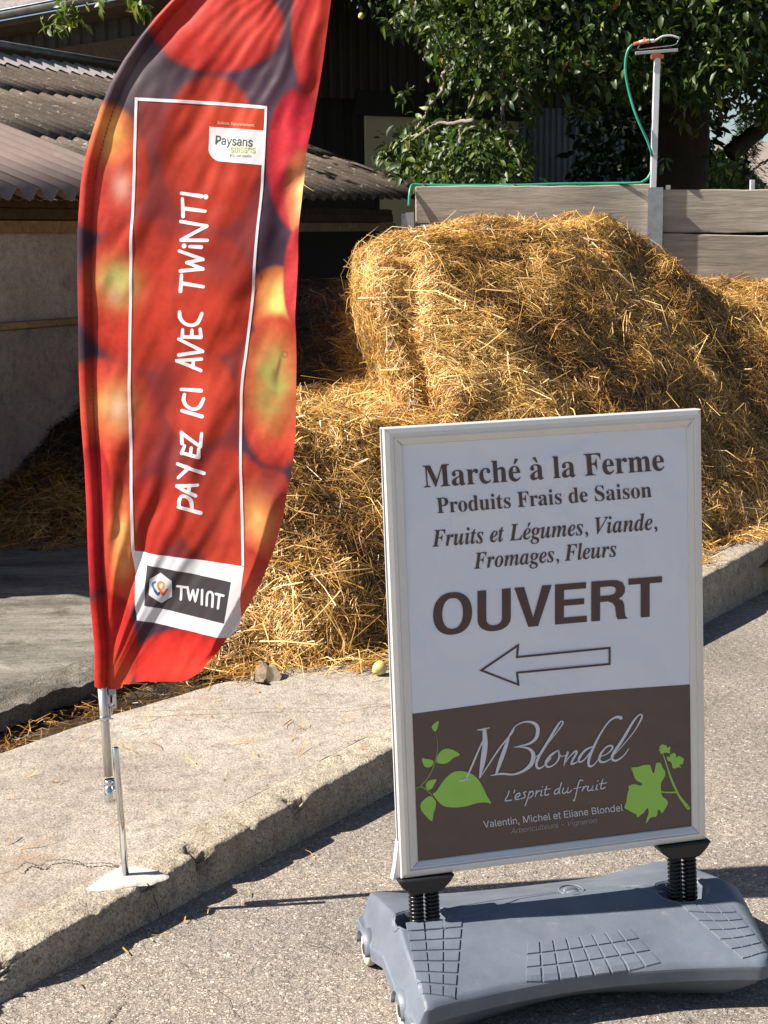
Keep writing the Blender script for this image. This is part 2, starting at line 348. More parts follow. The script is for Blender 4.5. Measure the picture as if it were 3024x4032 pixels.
M['black_void'] = mat('dark_interior', (.012, .011, .011), .9, var=.2)
M['pear'] = mat('pear_skin', (.42, .38, .13), .4, var=.25, scale=40, c2=(.5, .44, .16), bump=.0005)
M['deadleaf'] = mat('dead_leaf', (.16, .115, .075), .8, var=.4, scale=40, bump=.002)
M['farwall'] = mat('far_render', (.5, .42, .36), .9, var=.06, scale=.5)
M['farroof'] = mat('far_tiles', (.2, .16, .14), .9, var=.1, scale=1)
M['hill'] = mat('wooded_hill', (.08, .12, .14), .95, var=.25, scale=.05)
M['water'] = mat('muddy_water', (.045, .032, .018), .06, var=.2, scale=6, spec=.5)
M['patina'] = mat('plastic_cap', (.35, .38, .44), .4, var=.1)
# ------------------------------------------------------------ ground, road, kerb, slab, gutter
K0 = np.array([-.532, 3.39]); KD = nrm([.547, .837]); KN = np.array([-KD[1], KD[0]])      # kerb foot line, its direction, its left normal
def kp(U, t, z): p = K0+KD*U+KN*t; return np.array([p[0], p[1], z])
def ku(p): d = np.array(p[:2])-K0; return float(d@KD), float(d@KN)
def ktop(U): return .094+.030*np.clip(U, -.5, 4.3)
o = MB().add([(-500, -300, -.04), (500, -300, -.04), (500, 900, -.04), (-500, 900, -.04)], [(0, 1, 2, 3)]).build('ground', M['earth']); kind(o, 'structure')
b = MB(); b.add([kp(-12, .02, 0), kp(-12, -25, 0), kp(40, -25, 0), kp(40, .02, 0)], [(0, 1, 2, 3)])
o = b.build('road', M['asphalt']); kind(o, 'structure')

def ripple(U): return .004*vnoise(U, 0*U+3.3, 3.1, 3)+.009*vnoise(U, 0*U+9.1, 23, 5)
chips = []
for (x, y, r, d) in ((829, 3345, .030, .045), (1176, 3150, .035, .03), (30, 3780, .07, .05), (1000, 3245, .012, .012), (440, 3560, .03, .012), (700, 3425, .016, .010), (640, 3460, .03, .02), (2700, 2300, .05, .012)):
    U, t = ku(on_z(x, y, .105)); chips.append((U, r, d))
NU = 1500; Us = np.linspace(-1.6, 8.0, NU)
prof = [(-.004, -.02), (0, .0), (.001, .015), (.002, .03), (.003, .045), (.004, .06), (.005, .075), (.006, .09), (.007, .102), (.008, .113), (.009, .122), (.0105, .130), (.013, .136), (.018, .1395), (.025, .141), (.033, .1415), (.042, .142), (.052, .142), (.062, .142), (.072, .1418), (.082, .1415), (.092, .141), (.102, .141), (.112, .1405), (.121, .140), (.129, .139), (.134, .1365), (.136, .12)]
V = []
for j, (t, z) in enumerate(prof):
    zz = z*(ktop(Us)/.142) if z > 0 else z+0*Us
    top = np.clip((z-.06)/.08, 0, 1); outer = np.clip(1-(t-.01)/.075, 0, 1)
    cd_ = 0*Us
    for (U, r, d) in chips:
        k = np.exp(-np.abs((Us-U)/r)**3)*(.8+1.3*vnoise(Us, 0*Us+j*.12, 60, 4)); cd_ = cd_+d*k
    rough = .0030*vnoise(Us, 0*Us+t*1.0+z, 42, 4)*2+.0022*vnoise(Us, 0*Us+t+z, 120, 3)*2
    tt = t+(ripple(Us)*.6+cd_*.8)*np.clip(z/.1, 0, 1)*np.clip(1-t/.13, 0, 1)+rough*np.clip(z/.05, 0, 1)*(t < .12)
    zz = zz-cd_*top*outer**1.5-(.006*np.abs(ripple(Us)/.01)*outer*top)+rough*(t < .125)
    P = K0[None]+KD[None]*Us[:, None]+KN[None]*tt[:, None]; V.append(np.column_stack([P, zz]))
V = np.array(V); n, m_ = V.shape[0], V.shape[1]
idx = np.arange(n*m_).reshape(n, m_)
T = np.stack([idx[:-1, :-1], idx[:-1, 1:], idx[1:, 1:], idx[1:, :-1]], -1).reshape(-1, 4)
kerb = fast_obj('kerb', V.reshape(-1, 3), T, M['kerb'], smooth=False); kind(kerb, 'structure')

def gut_in(U):  # slab edge towards the gutter
    return np.interp(U, [-3, .0, .475, .887, 1.275, 1.5, 2.2, 9], [1.4, 1.08, 1.02, .973, .895, .80, .72, .7])+.02*vnoise(U, 0*U+5, 7, 4)
def gut_out(U): return np.interp(U, [-3, .3, .65, 1.1, 1.6, 9], [1.6, 1.25, 1.21, 1.21, 1.18, 1.1])+.035*vnoise(U, 0*U+1.7, 5, 4)
NU2 = 480; Us2 = np.linspace(-2.2, 8.0, NU2); NT2 = 46
rows = []
for j in range(NT2+1):
    f = j/NT2; t0_ = .131+.012*vnoise(Us2, 0*Us2+2, 30, 4); t = t0_+(gut_in(Us2)-t0_)*f
    z = ktop(Us2)*1.0-.003+.004*vnoise(Us2, t, 3, 3)+.0028*vnoise(Us2, t, 26, 4)
    z = z-.012*smooth01((f-.95)/.05)
    if j == NT2: z = z-.05
    P = K0[None]+KD[None]*Us2[:, None]+KN[None]*t[:, None]; rows.append(np.column_stack([P, z]))
V = np.array(rows); idx = np.arange(V.shape[0]*V.shape[1]).reshape(V.shape[:2])
T = np.stack([idx[:-1, :-1], idx[:-1, 1:], idx[1:, 1:], idx[1:, :-1]], -1).reshape(-1, 4)
kind(fast_obj('concrete_slab', V.reshape(-1, 3), T, M['slab'], smooth=True), 'structure')
rows = []
for j in range(19):
    f = j/18; t = gut_in(Us2)-.02+(gut_out(Us2)-gut_in(Us2)+.05)*f
    z = ktop(Us2)-.045-.012*np.sin(math.pi*f)+.02*vnoise(Us2, t, 9, 4)+.012*vnoise(Us2, t, 40, 3)
    P = K0[None]+KD[None]*Us2[:, None]+KN[None]*t[:, None]; rows.append(np.column_stack([P, z]))
V = np.array(rows); idx = np.arange(V.shape[0]*V.shape[1]).reshape(V.shape[:2])
T = np.stack([idx[:-1, :-1], idx[:-1, 1:], idx[1:, 1:], idx[1:, :-1]], -1).reshape(-1, 4)
kind(fast_obj('drain_channel', V.reshape(-1, 3), T, M['mud'], smooth=True), 'structure')
b = MB(); 
pts = [kp(.72, 1.07, 0), kp(.9, 1.12, 0), kp(1.1, 1.12, 0), kp(1.3, 1.06, 0), kp(1.42, .96, 0), kp(1.2, .98, 0), kp(.95, 1.03, 0)]
sp_ = cr([p[:2] for p in pts], 6, True); b.add([(p[0], p[1], .0735) for p in sp_], [tuple(range(len(sp_)))]); kind(b.build('puddle', M['water']), 'structure')
rows = []; NT3 = 120
for j in range(NT3+1):
    f = (j/NT3)**1.9; t = gut_out(Us2)+5.2*f
    z = np.interp(Us2, [-3, .3, 2.2, 9], [.118, .136, .160, .160])+.012*vnoise(Us2, t, 2.3, 4)+(.040*vnoise(Us2, t, 8, 5)+.030*vnoise(Us2, t, 34, 4))*np.exp(-((t-gut_out(Us2))/.22)**2)+.003*vnoise(Us2, t, 40, 3)
    if j == 0: z = z-.06
    if j == 1: z = z-.006
    P = K0[None]+KD[None]*Us2[:, None]+KN[None]*t[:, None]; rows.append(np.column_stack([P, z]))
V = np.array(rows); idx = np.arange(V.shape[0]*V.shape[1]).reshape(V.shape[:2])
Tf = lambda a, e: np.stack([idx[a:e-1, :-1], idx[a:e-1, 1:], idx[a+1:e, 1:], idx[a+1:e, :-1]], -1).reshape(-1, 4)
kind(fast_obj('yard_floor', V.reshape(-1, 3), Tf(22, NT3+1), M['yard'], smooth=True), 'structure')
kind(fast_obj('broken_yard_edge', V.reshape(-1, 3), Tf(0, 23), M['yardedge'], smooth=False), 'structure')

# cracks: narrow dirt filled lines lying in the concrete and the asphalt
M['dirt'] = mat('crack_dirt', (.06, .048, .035), .95, var=.4, scale=60)
def crack(name, pix, z, wd, seed):
    r = np.random.default_rng(seed); P = cr([on_z(x, y, z)[:2] for x, y in pix], 14); b = MB(); L = []; R_ = []
    for i, p in enumerate(P):
        t = nrm(P[min(i+1, len(P)-1)]-P[max(i-1, 0)]); nn = np.array([-t[1], t[0]]); j = r.normal(0, wd*.9); w_ = wd*(.35+.9*r.random())
        L.append((*(p+nn*(j+w_)), z)); R_.append((*(p+nn*(j-w_)), z))
    n_ = len(P); b.add(L+R_, [(i, i+1, n_+i+1, n_+i) for i in range(n_-1)]); kind(b.build(name, M['dirt']), 'structure')
crack('slab_crack', [(500, 2800), (700, 2796), (900, 2792), (1120, 2788), (1330, 2790), (1480, 2772), (1545, 2784)], .1375, .0016, 1)
crack('slab_crack', [(1440, 2790), (1470, 2772), (1530, 2776), (1545, 2786)], .1435, .0012, 4)
crack('slab_crack', [(60, 3425), (110, 3395), (150, 3408), (200, 3388), (270, 3386), (330, 3400), (400, 3398), (470, 3412)], .0985, .003, 3)
for k, (pp, w_) in enumerate((([(1180, 3700), (1230, 3722), (1290, 3731), (1340, 3760)], .0008), ([(860, 3900), (900, 3930), (915, 3975), (960, 4020)], .0009), ([(2800, 3190), (2850, 3180), (2920, 3195), (3024, 3180)], .0011), ([(700, 3790), (735, 3800), (750, 3830)], .0008))): crack('road_crack', pp, .0025, w_, 40+k)
crack('road_crack', [(400, 4060), (440, 4010), (455, 3990), (475, 3960), (500, 3945)], .0025, .0022, 2)
# crack running down the kerb face
bq = MB(); kn3 = np.array([*(-KN), 0]); P = [on_plane(x, y, kp(0, -.0035, 0), kn3) for x, y in ((578, 3478), (592, 3492), (600, 3510), (607, 3535), (618, 3560), (628, 3585), (634, 3608))]
V = []
for i, p in enumerate(P): w_ = .0016+.0012*math.sin(i*2.3); V += [p-np.array([*KD, 0])*w_, p+np.array([*KD, 0])*w_]
bq.add(V, [(2*i, 2*i+1, 2*i+3, 2*i+2) for i in range(len(P)-1)]); kind(bq.build('kerb_crack', M['dirt']), 'structure')
# white mortar patch round the flag spike
pt = [(336, 3491), (375, 3462), (412, 3438), (448, 3418), (482, 3403), (521, 3406), (575, 3413), (627, 3426), (664, 3438), (655, 3452), (620, 3462), (593, 3472), (530, 3478), (434, 3493), (380, 3496)]
P = cr([on_z(x, y, .098)[:2] for x, y in pt], 5, True); cen = np.mean(P, 0); b = MB(); Vv = []; n_ = len(P)
for k, f in enumerate((0, .35, .7, .9, 1.0)):
    for i, p in enumerate(P):
        q = cen+(p-cen)*f; U, t = ku(q); Vv.append((q[0], q[1], ktop(U)+.0035-.0040*(f > .95)-(.003 if t < .02 else 0)+.0012*float(vnoise(q[0], q[1], 60, 3))))
b.add(Vv, [(k*n_+i, k*n_+(i+1) % n_, (k+1)*n_+(i+1) % n_, (k+1)*n_+i) for k in range(4) for i in range(n_)])
kind(b.build('mortar_patch', M['plaster'], smooth=True), 'structure')

# ------------------------------------------------------------ straw heap
HD = nrm([.653, .757]); HN = np.array([-HD[1], HD[0]]); HA = np.array([-.16, 5.0])
def heap_s(x, y):
    a = (x-HA[0])*HN[0]+(y-HA[1])*HN[1]; b_ = (x-HA[0])*.40+(y-HA[1])*.917
    return -.12*np.log(np.exp(-np.clip(a, -3, 9)/.12)+np.exp(-np.clip(b_, -3, 9)/.12))+.05
WN = lambda x, y: (x-(-2.36+.411*(y-7)))          # distance in x from the shed wall
def heap_h(x, y):
    """height of the straw above the world zero; below .1 means none"""
    x = np.asarray(x, float); y = np.asarray(y, float)
    nz = vnoise(x, y, 1.7, 3)*.36+vnoise(x+7, y-3, 5.0, 4)*.22
    s = heap_s(x, y)+nz*.42
    lo = smooth01((x+.86+.5*np.clip(y-5.6, 0, 3)*0+nz*.3)/.42)       # left end of the front bench
    bench = np.interp(s, [-.3, 0, .10, .28, .48, .68, .9, 3], [-.12, .08, .24, .44, .64, .79, .82, .78])
    bench = .10+(bench-.10)*lo
    s2 = s-.80
    up = np.interp(s2, [-.1, 0, .15, .40, .72, 1.1, 1.6, 4], [0, .68, .98, 1.26, 1.47, 1.62, 1.78, 1.86])
    xl = .02-.05*(y-7)+nz*.22
    s3 = ((y-5.30)-.42*x)/1.08+nz*.5; ca = np.interp(s3, [-.1, 0, .12, .45, .9, 1.4, 2.0, 2.7, 3.4], [-.1, .10, .32, .64, .92, 1.22, 1.48, 1.66, 1.8]); cb = .10+1.7*np.clip(s, -.1, .12)+1.12*np.clip(s-.12, 0, 9); cont = -.09*np.log(np.exp(-ca/.09)+np.exp(-cb/.09))+.03
    cm = smooth01((x+.02-nz*.3)/.35); up = np.maximum(up*smooth01((x-xl)/.24+.40), cont*cm)
    dr = np.interp(x, [-1, 1.25, 1.50, 1.80, 2.05, 2.5, 3.2], [0, 0, .14, .30, .42, .52, .58])
    crest = np.interp(x, [-.3, .1, .5, .9, 1.3, 1.6, 3], [1.34, 1.52, 1.61, 1.58, 1.61, 1.63, 1.60])-dr+.16*nz
    up = np.minimum(up, crest+.02*np.clip(y-8, 0, 2))
    back = np.interp(y+nz*.6, [6.0, 7.9, 8.6, 9.1, 9.7, 10.2], [0, .30, .50, .80, 1.25, 1.3])*smooth01((x+1.35+nz)/.8)
    left = np.interp(y+nz*.3, [7.3, 7.48, 7.8, 8.3, 9.2], [0, .18, .33, .60, .95])
    left = left*smooth01((-.4-x)/.5)
    h = np.maximum(np.maximum(bench, up), np.maximum(back, left))
    # keep the yard clear in front of the left pile and between
    clear = smooth01((y-6.9+nz*.3)/.5)
    zone = (x < -.86)
    h = np.where(zone, np.maximum(left, back)*clear+.10*(1-clear), h)
    return h+vnoise(x+3, y+1, 15, 3)*.05*np.clip((h-.1)/.2, 0, 1)+vnoise(x-3, y+5, 2.6, 4)*.22*np.clip((h-.3)/.4, 0, 1)
def overhang(V):
    """the cut left edge of the heap leans out at the top"""
    xl = -.02-.05*(V[:, 1]-7); k = smooth01((V[:, 2]-.75)/.65)*np.exp(-np.clip((V[:, 0]-xl-.05)/.35, 0, 9)**2)*smooth01((9.0-V[:, 1])/.6)*smooth01((V[:, 1]-6.0)/.3)*(V[:, 0] > xl-.35)
    V = V.copy(); V[:, 0] -= .17*k; return V
def inview(x, y, z, mx=120, my=120):
    P = np.stack([x, y, z-CAMZ], -1); zc = P@Fv; px = IW/2+FPX*(P@Rv)/zc; py = IH/2-FPX*(P@Uv)/zc
    return (px > -mx) & (px < IW+mx) & (py > -my) & (py < IH+my)
def heap_mesh(name, x0, x1, y0, y1, st, parent, zmin=.125):
    nx = int((x1-x0)/st)+1; ny = int((y1-y0)/st)+1
    X, Y = np.meshgrid(np.linspace(x0, x1, nx), np.linspace(y0, y1, ny)); Z = heap_h(X, Y)
    V = np.stack([X, Y, Z], -1).reshape(-1, 3); idx = np.arange(nx*ny).reshape(ny, nx)
    T = np.stack([idx[:-1, :-1], idx[:-1, 1:], idx[1:, 1:], idx[1:, :-1]], -1).reshape(-1, 4)
    keep = (V[T][:, :, 2].max(1) > zmin)&(WN(V[T][:, :, 0].min(1), V[T][:, :, 1].mean(1)) > -.03); T = T[keep]
    u, inv = np.unique(T, return_inverse=True); return fast_obj(name, overhang(V[u]), inv.reshape(T.shape), M['mound'], parent, smooth=True)
def strands(N, x0, x1, y0, y1, seed, hfn, lmin=.04, lmax=.2, wmin=.0016, wmax=.0034, thr=.16, lift=(-.01, .025), tone=(.0, 1.0), wander=.5, mask=None, face=True):
    r = np.random.default_rng(seed); outx = [np.zeros((0, 6))]; got = 0; tries = 0
    while got < N:
        K = max(N, 600); x = r.uniform(x0, x1, K); y = r.uniform(y0, y1, K); e = .02; h = hfn(x, y)
        gx = (hfn(x+e, y)-hfn(x-e, y))/(2*e); gy = (hfn(x, y+e)-hfn(x, y-e))/(2*e)
        ar = np.sqrt(1+gx*gx+gy*gy); ok = (r.random(K)*3.2 < ar) & (h > thr) & inview(x, y, h)
        nn = np.stack([-gx, -gy, np.ones(K)], -1)/ar[:, None]
        vd = CAM[None]-np.stack([x, y, h], -1); ok &= (np.einsum('ij,ij->i', nn, vd) > -.25*np.linalg.norm(vd, axis=1)) | (not face)
        if mask is not None: ok &= mask(x, y, h)
        tries += 1
        if tries > 400: break
        outx.append(np.column_stack([x, y, h, nn])[ok]); got += ok.sum()
    A = np.concatenate(outx)[:N]; n = len(A); C = A[:, :3]; Nn = A[:, 3:]
    # neighbouring stalks lie roughly alike: a flow field plus jitter
    ang = 6.3*vnoise(C[:, 0]+C[:, 2]*.7, C[:, 1]+C[:, 2], 3.4, 3)*2.2+r.normal(0, .75, n)
    t1 = np.cross(Nn, np.array([.02, .03, 1.0])+0*Nn); t1 /= np.linalg.norm(t1, axis=1)[:, None]+1e-9; t2 = np.cross(Nn, t1)
    D = t1*np.cos(ang)[:, None]+t2*np.sin(ang)[:, None]+Nn*(r.normal(.06, .24, n))[:, None]
    D[:, 2] -= .12; D /= np.linalg.norm(D, axis=1)[:, None]
    L = r.uniform(0, 1, n)**1.6*(lmax-lmin)+lmin; W = r.uniform(wmin, wmax, n)
    sd = np.cross(D, Nn+r.normal(0, .5, (n, 3))); sd /= np.linalg.norm(sd, axis=1)[:, None]
    up = np.cross(sd, D); bend = (r.normal(0, .10, n)*L)[:, None]*up+(r.normal(0, .07, n)*L)[:, None]*sd
    C = C+Nn*r.uniform(lift[0], lift[1], n)[:, None]
    a = C-D*L[:, None]*.5; c = C+bend; e_ = C+D*L[:, None]*.5
    s = sd*W[:, None]; V = np.stack([a-s, a+s, c-s+up*0, c+s, e_-s*.6, e_+s*.6, c+up*W[:, None]*.8], 1)   # small ridge on the stalk
    V = V.reshape(-1, 3); b0 = (np.arange(n)*7)[:, None]
    F = np.array([[0, 1, 6], [0, 6, 2], [1, 3, 6], [2, 6, 4], [6, 3, 5], [6, 5, 4]]); T = (b0[:, :, None]+F[None]).reshape(-1, 3)
    recess_shade = smooth01((-.15-C[:, 0])/.25)*smooth01((C[:, 1]-7.7)/.5)*.75 if hfn is heap_h else 0  # shade of the back left recess painted into the stalk tone
    tn = np.clip(-recess_shade+r.beta(2.2, 1.9, n)*(tone[1]-tone[0])+tone[0]+vnoise(C[:, 0]+C[:, 2], C[:, 1]-C[:, 2], 2.6, 4)*.8+vnoise(C[:, 0]-C[:, 2]*.6, C[:, 1]+C[:, 2], 9, 3)*.6, 0, 1)
    return (overhang(V) if hfn is heap_h else V), T, np.repeat(tn, 7)
heap = thing('straw_heap', 'big golden sunlit heap of straw manure piled against the plank wall', 'straw heap', (.9, 7.6, .14))
heap_mesh('straw_mound', -.95, 2.9, 4.75, 10.42, .022, heap)
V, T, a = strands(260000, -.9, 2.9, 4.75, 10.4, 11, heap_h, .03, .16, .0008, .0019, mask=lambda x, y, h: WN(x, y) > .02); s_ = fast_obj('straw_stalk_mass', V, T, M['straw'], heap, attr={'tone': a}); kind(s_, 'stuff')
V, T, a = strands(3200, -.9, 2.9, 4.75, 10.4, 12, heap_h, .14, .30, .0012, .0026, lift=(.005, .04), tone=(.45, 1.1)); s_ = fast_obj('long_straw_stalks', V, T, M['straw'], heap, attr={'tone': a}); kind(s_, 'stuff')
lp = thing('straw_heap', 'low dull straw pile lying in shade against the plastered shed wall', 'straw heap', (-1.4, 8.1, .15))
heap_mesh('straw_mound', -2.4, -.952, 6.95, 10.2, .03, lp)
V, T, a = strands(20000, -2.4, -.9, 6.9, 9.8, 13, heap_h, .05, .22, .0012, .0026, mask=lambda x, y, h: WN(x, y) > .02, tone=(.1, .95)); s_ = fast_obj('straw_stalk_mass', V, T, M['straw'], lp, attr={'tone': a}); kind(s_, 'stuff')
# loose stalks round the foot and in the drain
def flat(x, y): return ktop((np.stack([x, y], -1)-K0)@KD)+.002
def m1(x, y, h):
    s = heap_s(x, y); return (np.abs(s-.02+vnoise(x, y, 6, 3)*.3) < .13) & (x > -.8)
V, T, a = strands(4200, -1.2, 2.0, 4.6, 8, 21, flat, .04, .20, .0009, .002, .1, (0, .02), (.0, 1), mask=m1)
V2, T2, a2 = strands(1500, -1.4, -.1, 4.0, 5.9, 22, lambda x, y: ktop((np.stack([x, y], -1)-K0)@KD)-.038, .03, .13, .0008, .0018, .02, (-.01, .012), (-.3, .7), mask=lambda x, y, h: ((np.stack([x, y], -1)-K0)@KN > .93-.1*((np.stack([x, y], -1)-K0)@KD-.9)+.0*x) & ((np.stack([x, y], -1)-K0)@KN < 1.24+vnoise(x, y, 5, 3)*.25))
V3, T3, a3 = strands(90, -1.5, .6, 3.3, 7.5, 23, lambda x, y: ktop((np.stack([x, y], -1)-K0)@KD)+.003, .02, .12, .001, .0022, .02, (0, .004), (.2, .9), mask=lambda x, y, h: ((np.stack([x, y], -1)-K0)@KN > .05) & ((np.stack([x, y], -1)-K0)@KN < .95))
V4, T4, a4 = strands(46, -.8, 2.6, 2.9, 8, 24, lambda x, y: .004+0*x, .02, .11, .001, .002, -1, (0, .004), (.1, .8), mask=lambda x, y, h: ((np.stack([x, y], -1)-K0)@KN < -.005) & ((np.stack([x, y], -1)-K0)@KN > -.13))
V5, T5, a5 = strands(700, -2.1, -.9, 6.6, 8.2, 25, lambda x, y: .158+0*x, .05, .24, .0016, .003, .1, (0, .02), (.1, .8), mask=lambda x, y, h: np.abs(y-7.35+vnoise(x, y, 4, 3)*.5) < .22)
off = 0; VV = []; TT = []
for v, t in ((V, T), (V2, T2), (V3, T3), (V4, T4), (V5, T5)): VV.append(v); TT.append(t+off); off += len(v)
o = fast_obj('loose_straw', np.concatenate(VV), np.concatenate(TT), M['straw'], attr={'tone': np.concatenate([a, a2, a3, a4, a5])}); kind(o, 'stuff')

# dead leaves at the foot of the heap
def dead_leaf(px, py, size, seed, label):
    r = random.Random(seed); p = on_z(px, py, .155 if px > 800 else .075); b = MB(); n = 7; V = []
    d = r.uniform(0, 6.28); dx = np.array([math.cos(d), math.sin(d), .15]); dy = np.array([-math.sin(d), math.cos(d), .1])
    for i in range(n):
        u = i/(n-1); wd = math.sin(math.pi*min(u*1.08, 1))**.8*.34*(1+.3*r.uniform(-1, 1))
        for j in (-1, -.5, 0, .5, 1):
            V.append(p+dx*(u-.5)*size+dy*j*wd*size+np.array([0, 0, (.10*math.sin(u*7+seed)+.10*abs(j)**1.5*math.sin(seed+u*5)+.05*r.uniform(-1, 1))*size]))
    b.add(V, [(i*5+j, i*5+j+1, (i+1)*5+j+1, (i+1)*5+j) for i in range(n-1) for j in range(4)])
    o = b.build('dead_leaf', M['deadleaf']); tag(o, label, 'dead leaf', 'dead leaves by the straw heap')
for a_ in ((1050, 2650, .13, 3, 'flat curled dead leaf lying at the front foot of the straw heap'), (1090, 2590, .14, 5, 'larger grey brown dead leaf leaning on the straw, left one of two'),
           (1205, 2580, .13, 8, 'crumpled dead leaf caught in the straw nearest the pear'), (190, 2835, .07, 9, 'pale dead leaf in the mud channel left of the flag pole'), (95, 2905, .06, 12, 'small tan leaf at the left end of the mud channel')): dead_leaf(*a_)
# pear on the slab
pc = on_z(1498, 2655, .1425); b = MB(); prof_ = [(0, 0), (.010, .001), (.018, .006), (.0222, .014), (.0235, .023), (.022, .032), (.018, .040), (.0125, .046), (.008, .0505), (.004, .0525), (0, .0515)]
V = []; n_ = 20
tilt = Matrix.Rotation(math.radians(118), 3, Vector((.35, -.94, 0)))
for r_, z_ in prof_:
    for k in range(n_): q = tilt @ Vector((r_*math.cos(2*math.pi*k/n_), r_*math.sin(2*math.pi*k/n_), z_-.022)); V.append(pc+np.array(q)+np.array([0, 0, .0225]))
b.add(V, [(j*n_+k, j*n_+(k+1) % n_, (j+1)*n_+(k+1) % n_, (j+1)*n_+k) for j in range(len(prof_)-1) for k in range(n_)])
pr = thing('pear', 'small greenish yellow pear fallen on the concrete slab by the sign', 'pear', pc); b.build('pear_fruit', M['pear'], pr, True)
q0 = np.array(tilt @ Vector((0, 0, .029)))+pc+np.array([0, 0, .0225]); q1 = np.array(tilt @ Vector((.002, 0, .046)))+pc+np.array([0, 0, .0225])
MB().tube([q0, (q0+q1)/2+[.001, 0, .001], q1], .0011, 6).build('pear_stem', M['deadleaf'], pr)

# ------------------------------------------------------------ shed on the left: wall, timbers, corrugated roof
WD = nrm([.411, 1.0]); WNN = np.array([WD[1], -WD[0]])       # along the wall, and out of it towards the yard
W0 = np.array([-2.36-.411*1.0, 6.0])
def wp(s, out, z): p = W0+WD*s+WNN*out; return np.array([p[0], p[1], z])
def ws(Y): return (Y-6.0)/WD[1]
WD3 = np.array([*WD, 0]); WN3 = np.array([*WNN, 0])
shed = thing('shed', 'low farm shed with corrugated roof behind the flag banner', 'shed', wp(4, -1, .1))
def zeave(s): return np.interp(W0[1]+WD[1]*s, [7.6, 12.6], [1.80, 1.965])
# plastered wall, lower cast wall standing proud, ledge board
def wbox(s0, s1, o0, o1, z0, z1, m, name, parent, bev=.004, dz=0):
    b = MB(); V = [wp(s0, o0, z0), wp(s1, o0, z0+dz), wp(s1, o1, z0+dz), wp(s0, o1, z0), wp(s0, o0, z1), wp(s1, o0, z1+dz), wp(s1, o1, z1+dz), wp(s0, o1, z1)]
    b.add(V, [(3, 2, 1, 0), (4, 5, 6, 7), (0, 1, 5, 4), (1, 2, 6, 5), (2, 3, 7, 6), (3, 0, 4, 7)]); return b.build(name, m, parent, bevel=bev)
sE = ws(10.2)
wbox(0, sE, -.20, -.03, .1, 1.70, M['wallc'], 'plastered_wall', shed)
wbox(.01, sE+.01, -.045, .02, .1, 1.16, M['wallc2'], 'cast_wall', shed)
wbox(.02, sE-.01, .021, .035, .1, .78, M['wallc2'], 'wall_footing', shed)
wbox(.015, sE-.03, -.028, .045, 1.162, 1.198, M['timber'], 'ledge_board', shed)
wbox(0, ws(13), -.06, .02, 1.62, 1.685, M['timber'], 'wall_plate', shed, dz=.10)
wbox(.01, ws(13), -.09, .0, 1.69, 1.75, M['darkwood'], 'wall_plate', shed, dz=.10)
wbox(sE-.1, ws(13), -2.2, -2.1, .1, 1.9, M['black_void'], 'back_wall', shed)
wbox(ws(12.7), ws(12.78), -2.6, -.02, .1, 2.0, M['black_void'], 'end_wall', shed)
for i in range(11): wbox(.25+i*.72, .33+i*.72, -2.4, -.01, 1.757+.1*(i*.72)/7.5, 1.80+.1*(i*.72)/7.5, M['darkwood'], 'rafter', shed)
for i in range(22):
    s = .1+i*.34; o = wbox(s, s+.335, -.035, -.012, 1.752+.013*i*.34, 1.80+.013*i*.34, M['darkwood'], 'fascia_board', shed)
RP, RL = .38, 3.05    # roof slope (rise per metre) and run
def roofpt(s, L, lift=0.0, amp=.021, ph=0):
    z = zeave(s)+RP*L-.02*L*L*.15+lift+amp*math.cos(2*math.pi*(s+ph)/.177)
    return wp(s, .36-L, z)
def sheet(s0, s1, L0, L1, lift, m, name, amp=.021, thick=.006):
    n = max(6, int(round((s1-s0)/.177*12))); nv = 3; b = MB(); V = []
    for j in range(nv+1):
        for i in range(n+1):
            s = s0+(s1-s0)*i/n; L = L0+(L1-L0)*j/nv; V.append(roofpt(s, L, lift+.010*(1-j/nv), amp))
    nb = len(V); V += [v-np.array([0, 0, thick]) for v in V]; F = []
    for j in range(nv):
        for i in range(n):
            a = j*(n+1)+i; F.append((a, a+1, a+n+2, a+n+1)); F.append((nb+a, nb+a+n+1, nb+a+n+2, nb+a+1))
    for i in range(n): F.append((nb+i, nb+i+1, i+1, i)); a = nv*(n+1)+i; F.append((a, a+1, nb+a+1, nb+a))
    for j in range(nv): a = j*(n+1); F.append((a, a+n+1, nb+a+n+1, nb+a)); a = a+n; F.append((nb+a, nb+a+n+1, a+n+1, a))
    return b.add(V, F).build(name, m, shed, True)
sv = ws(13.5); nsh = 8; wsh = (sv-.1)/nsh; wsh = round(wsh/.177)*.177
for row, (L0, L1) in enumerate(((0, 1.12), (1.0, 2.2), (2.08, RL))):
    for k in range(nsh):
        s1 = sv-.0-k*wsh; o = sheet(s1-wsh-.03, s1, L0, L1, .012*(row % 2)*0+.003*(k % 2), M['roof_old'], 'roof_sheet')
sA = ws(8.95)
for k in range(2):
    for row, (L0, L1) in enumerate(((-.06, 1.55), (1.45, RL))):
        o = sheet(sA-(k+1)*1.239-.02, sA-k*1.239, L0, L1, .032+.004*k, M['roof_new'], 'roof_sheet', .03); o['label'] = 'newer smooth pinkish corrugated roof sheet'
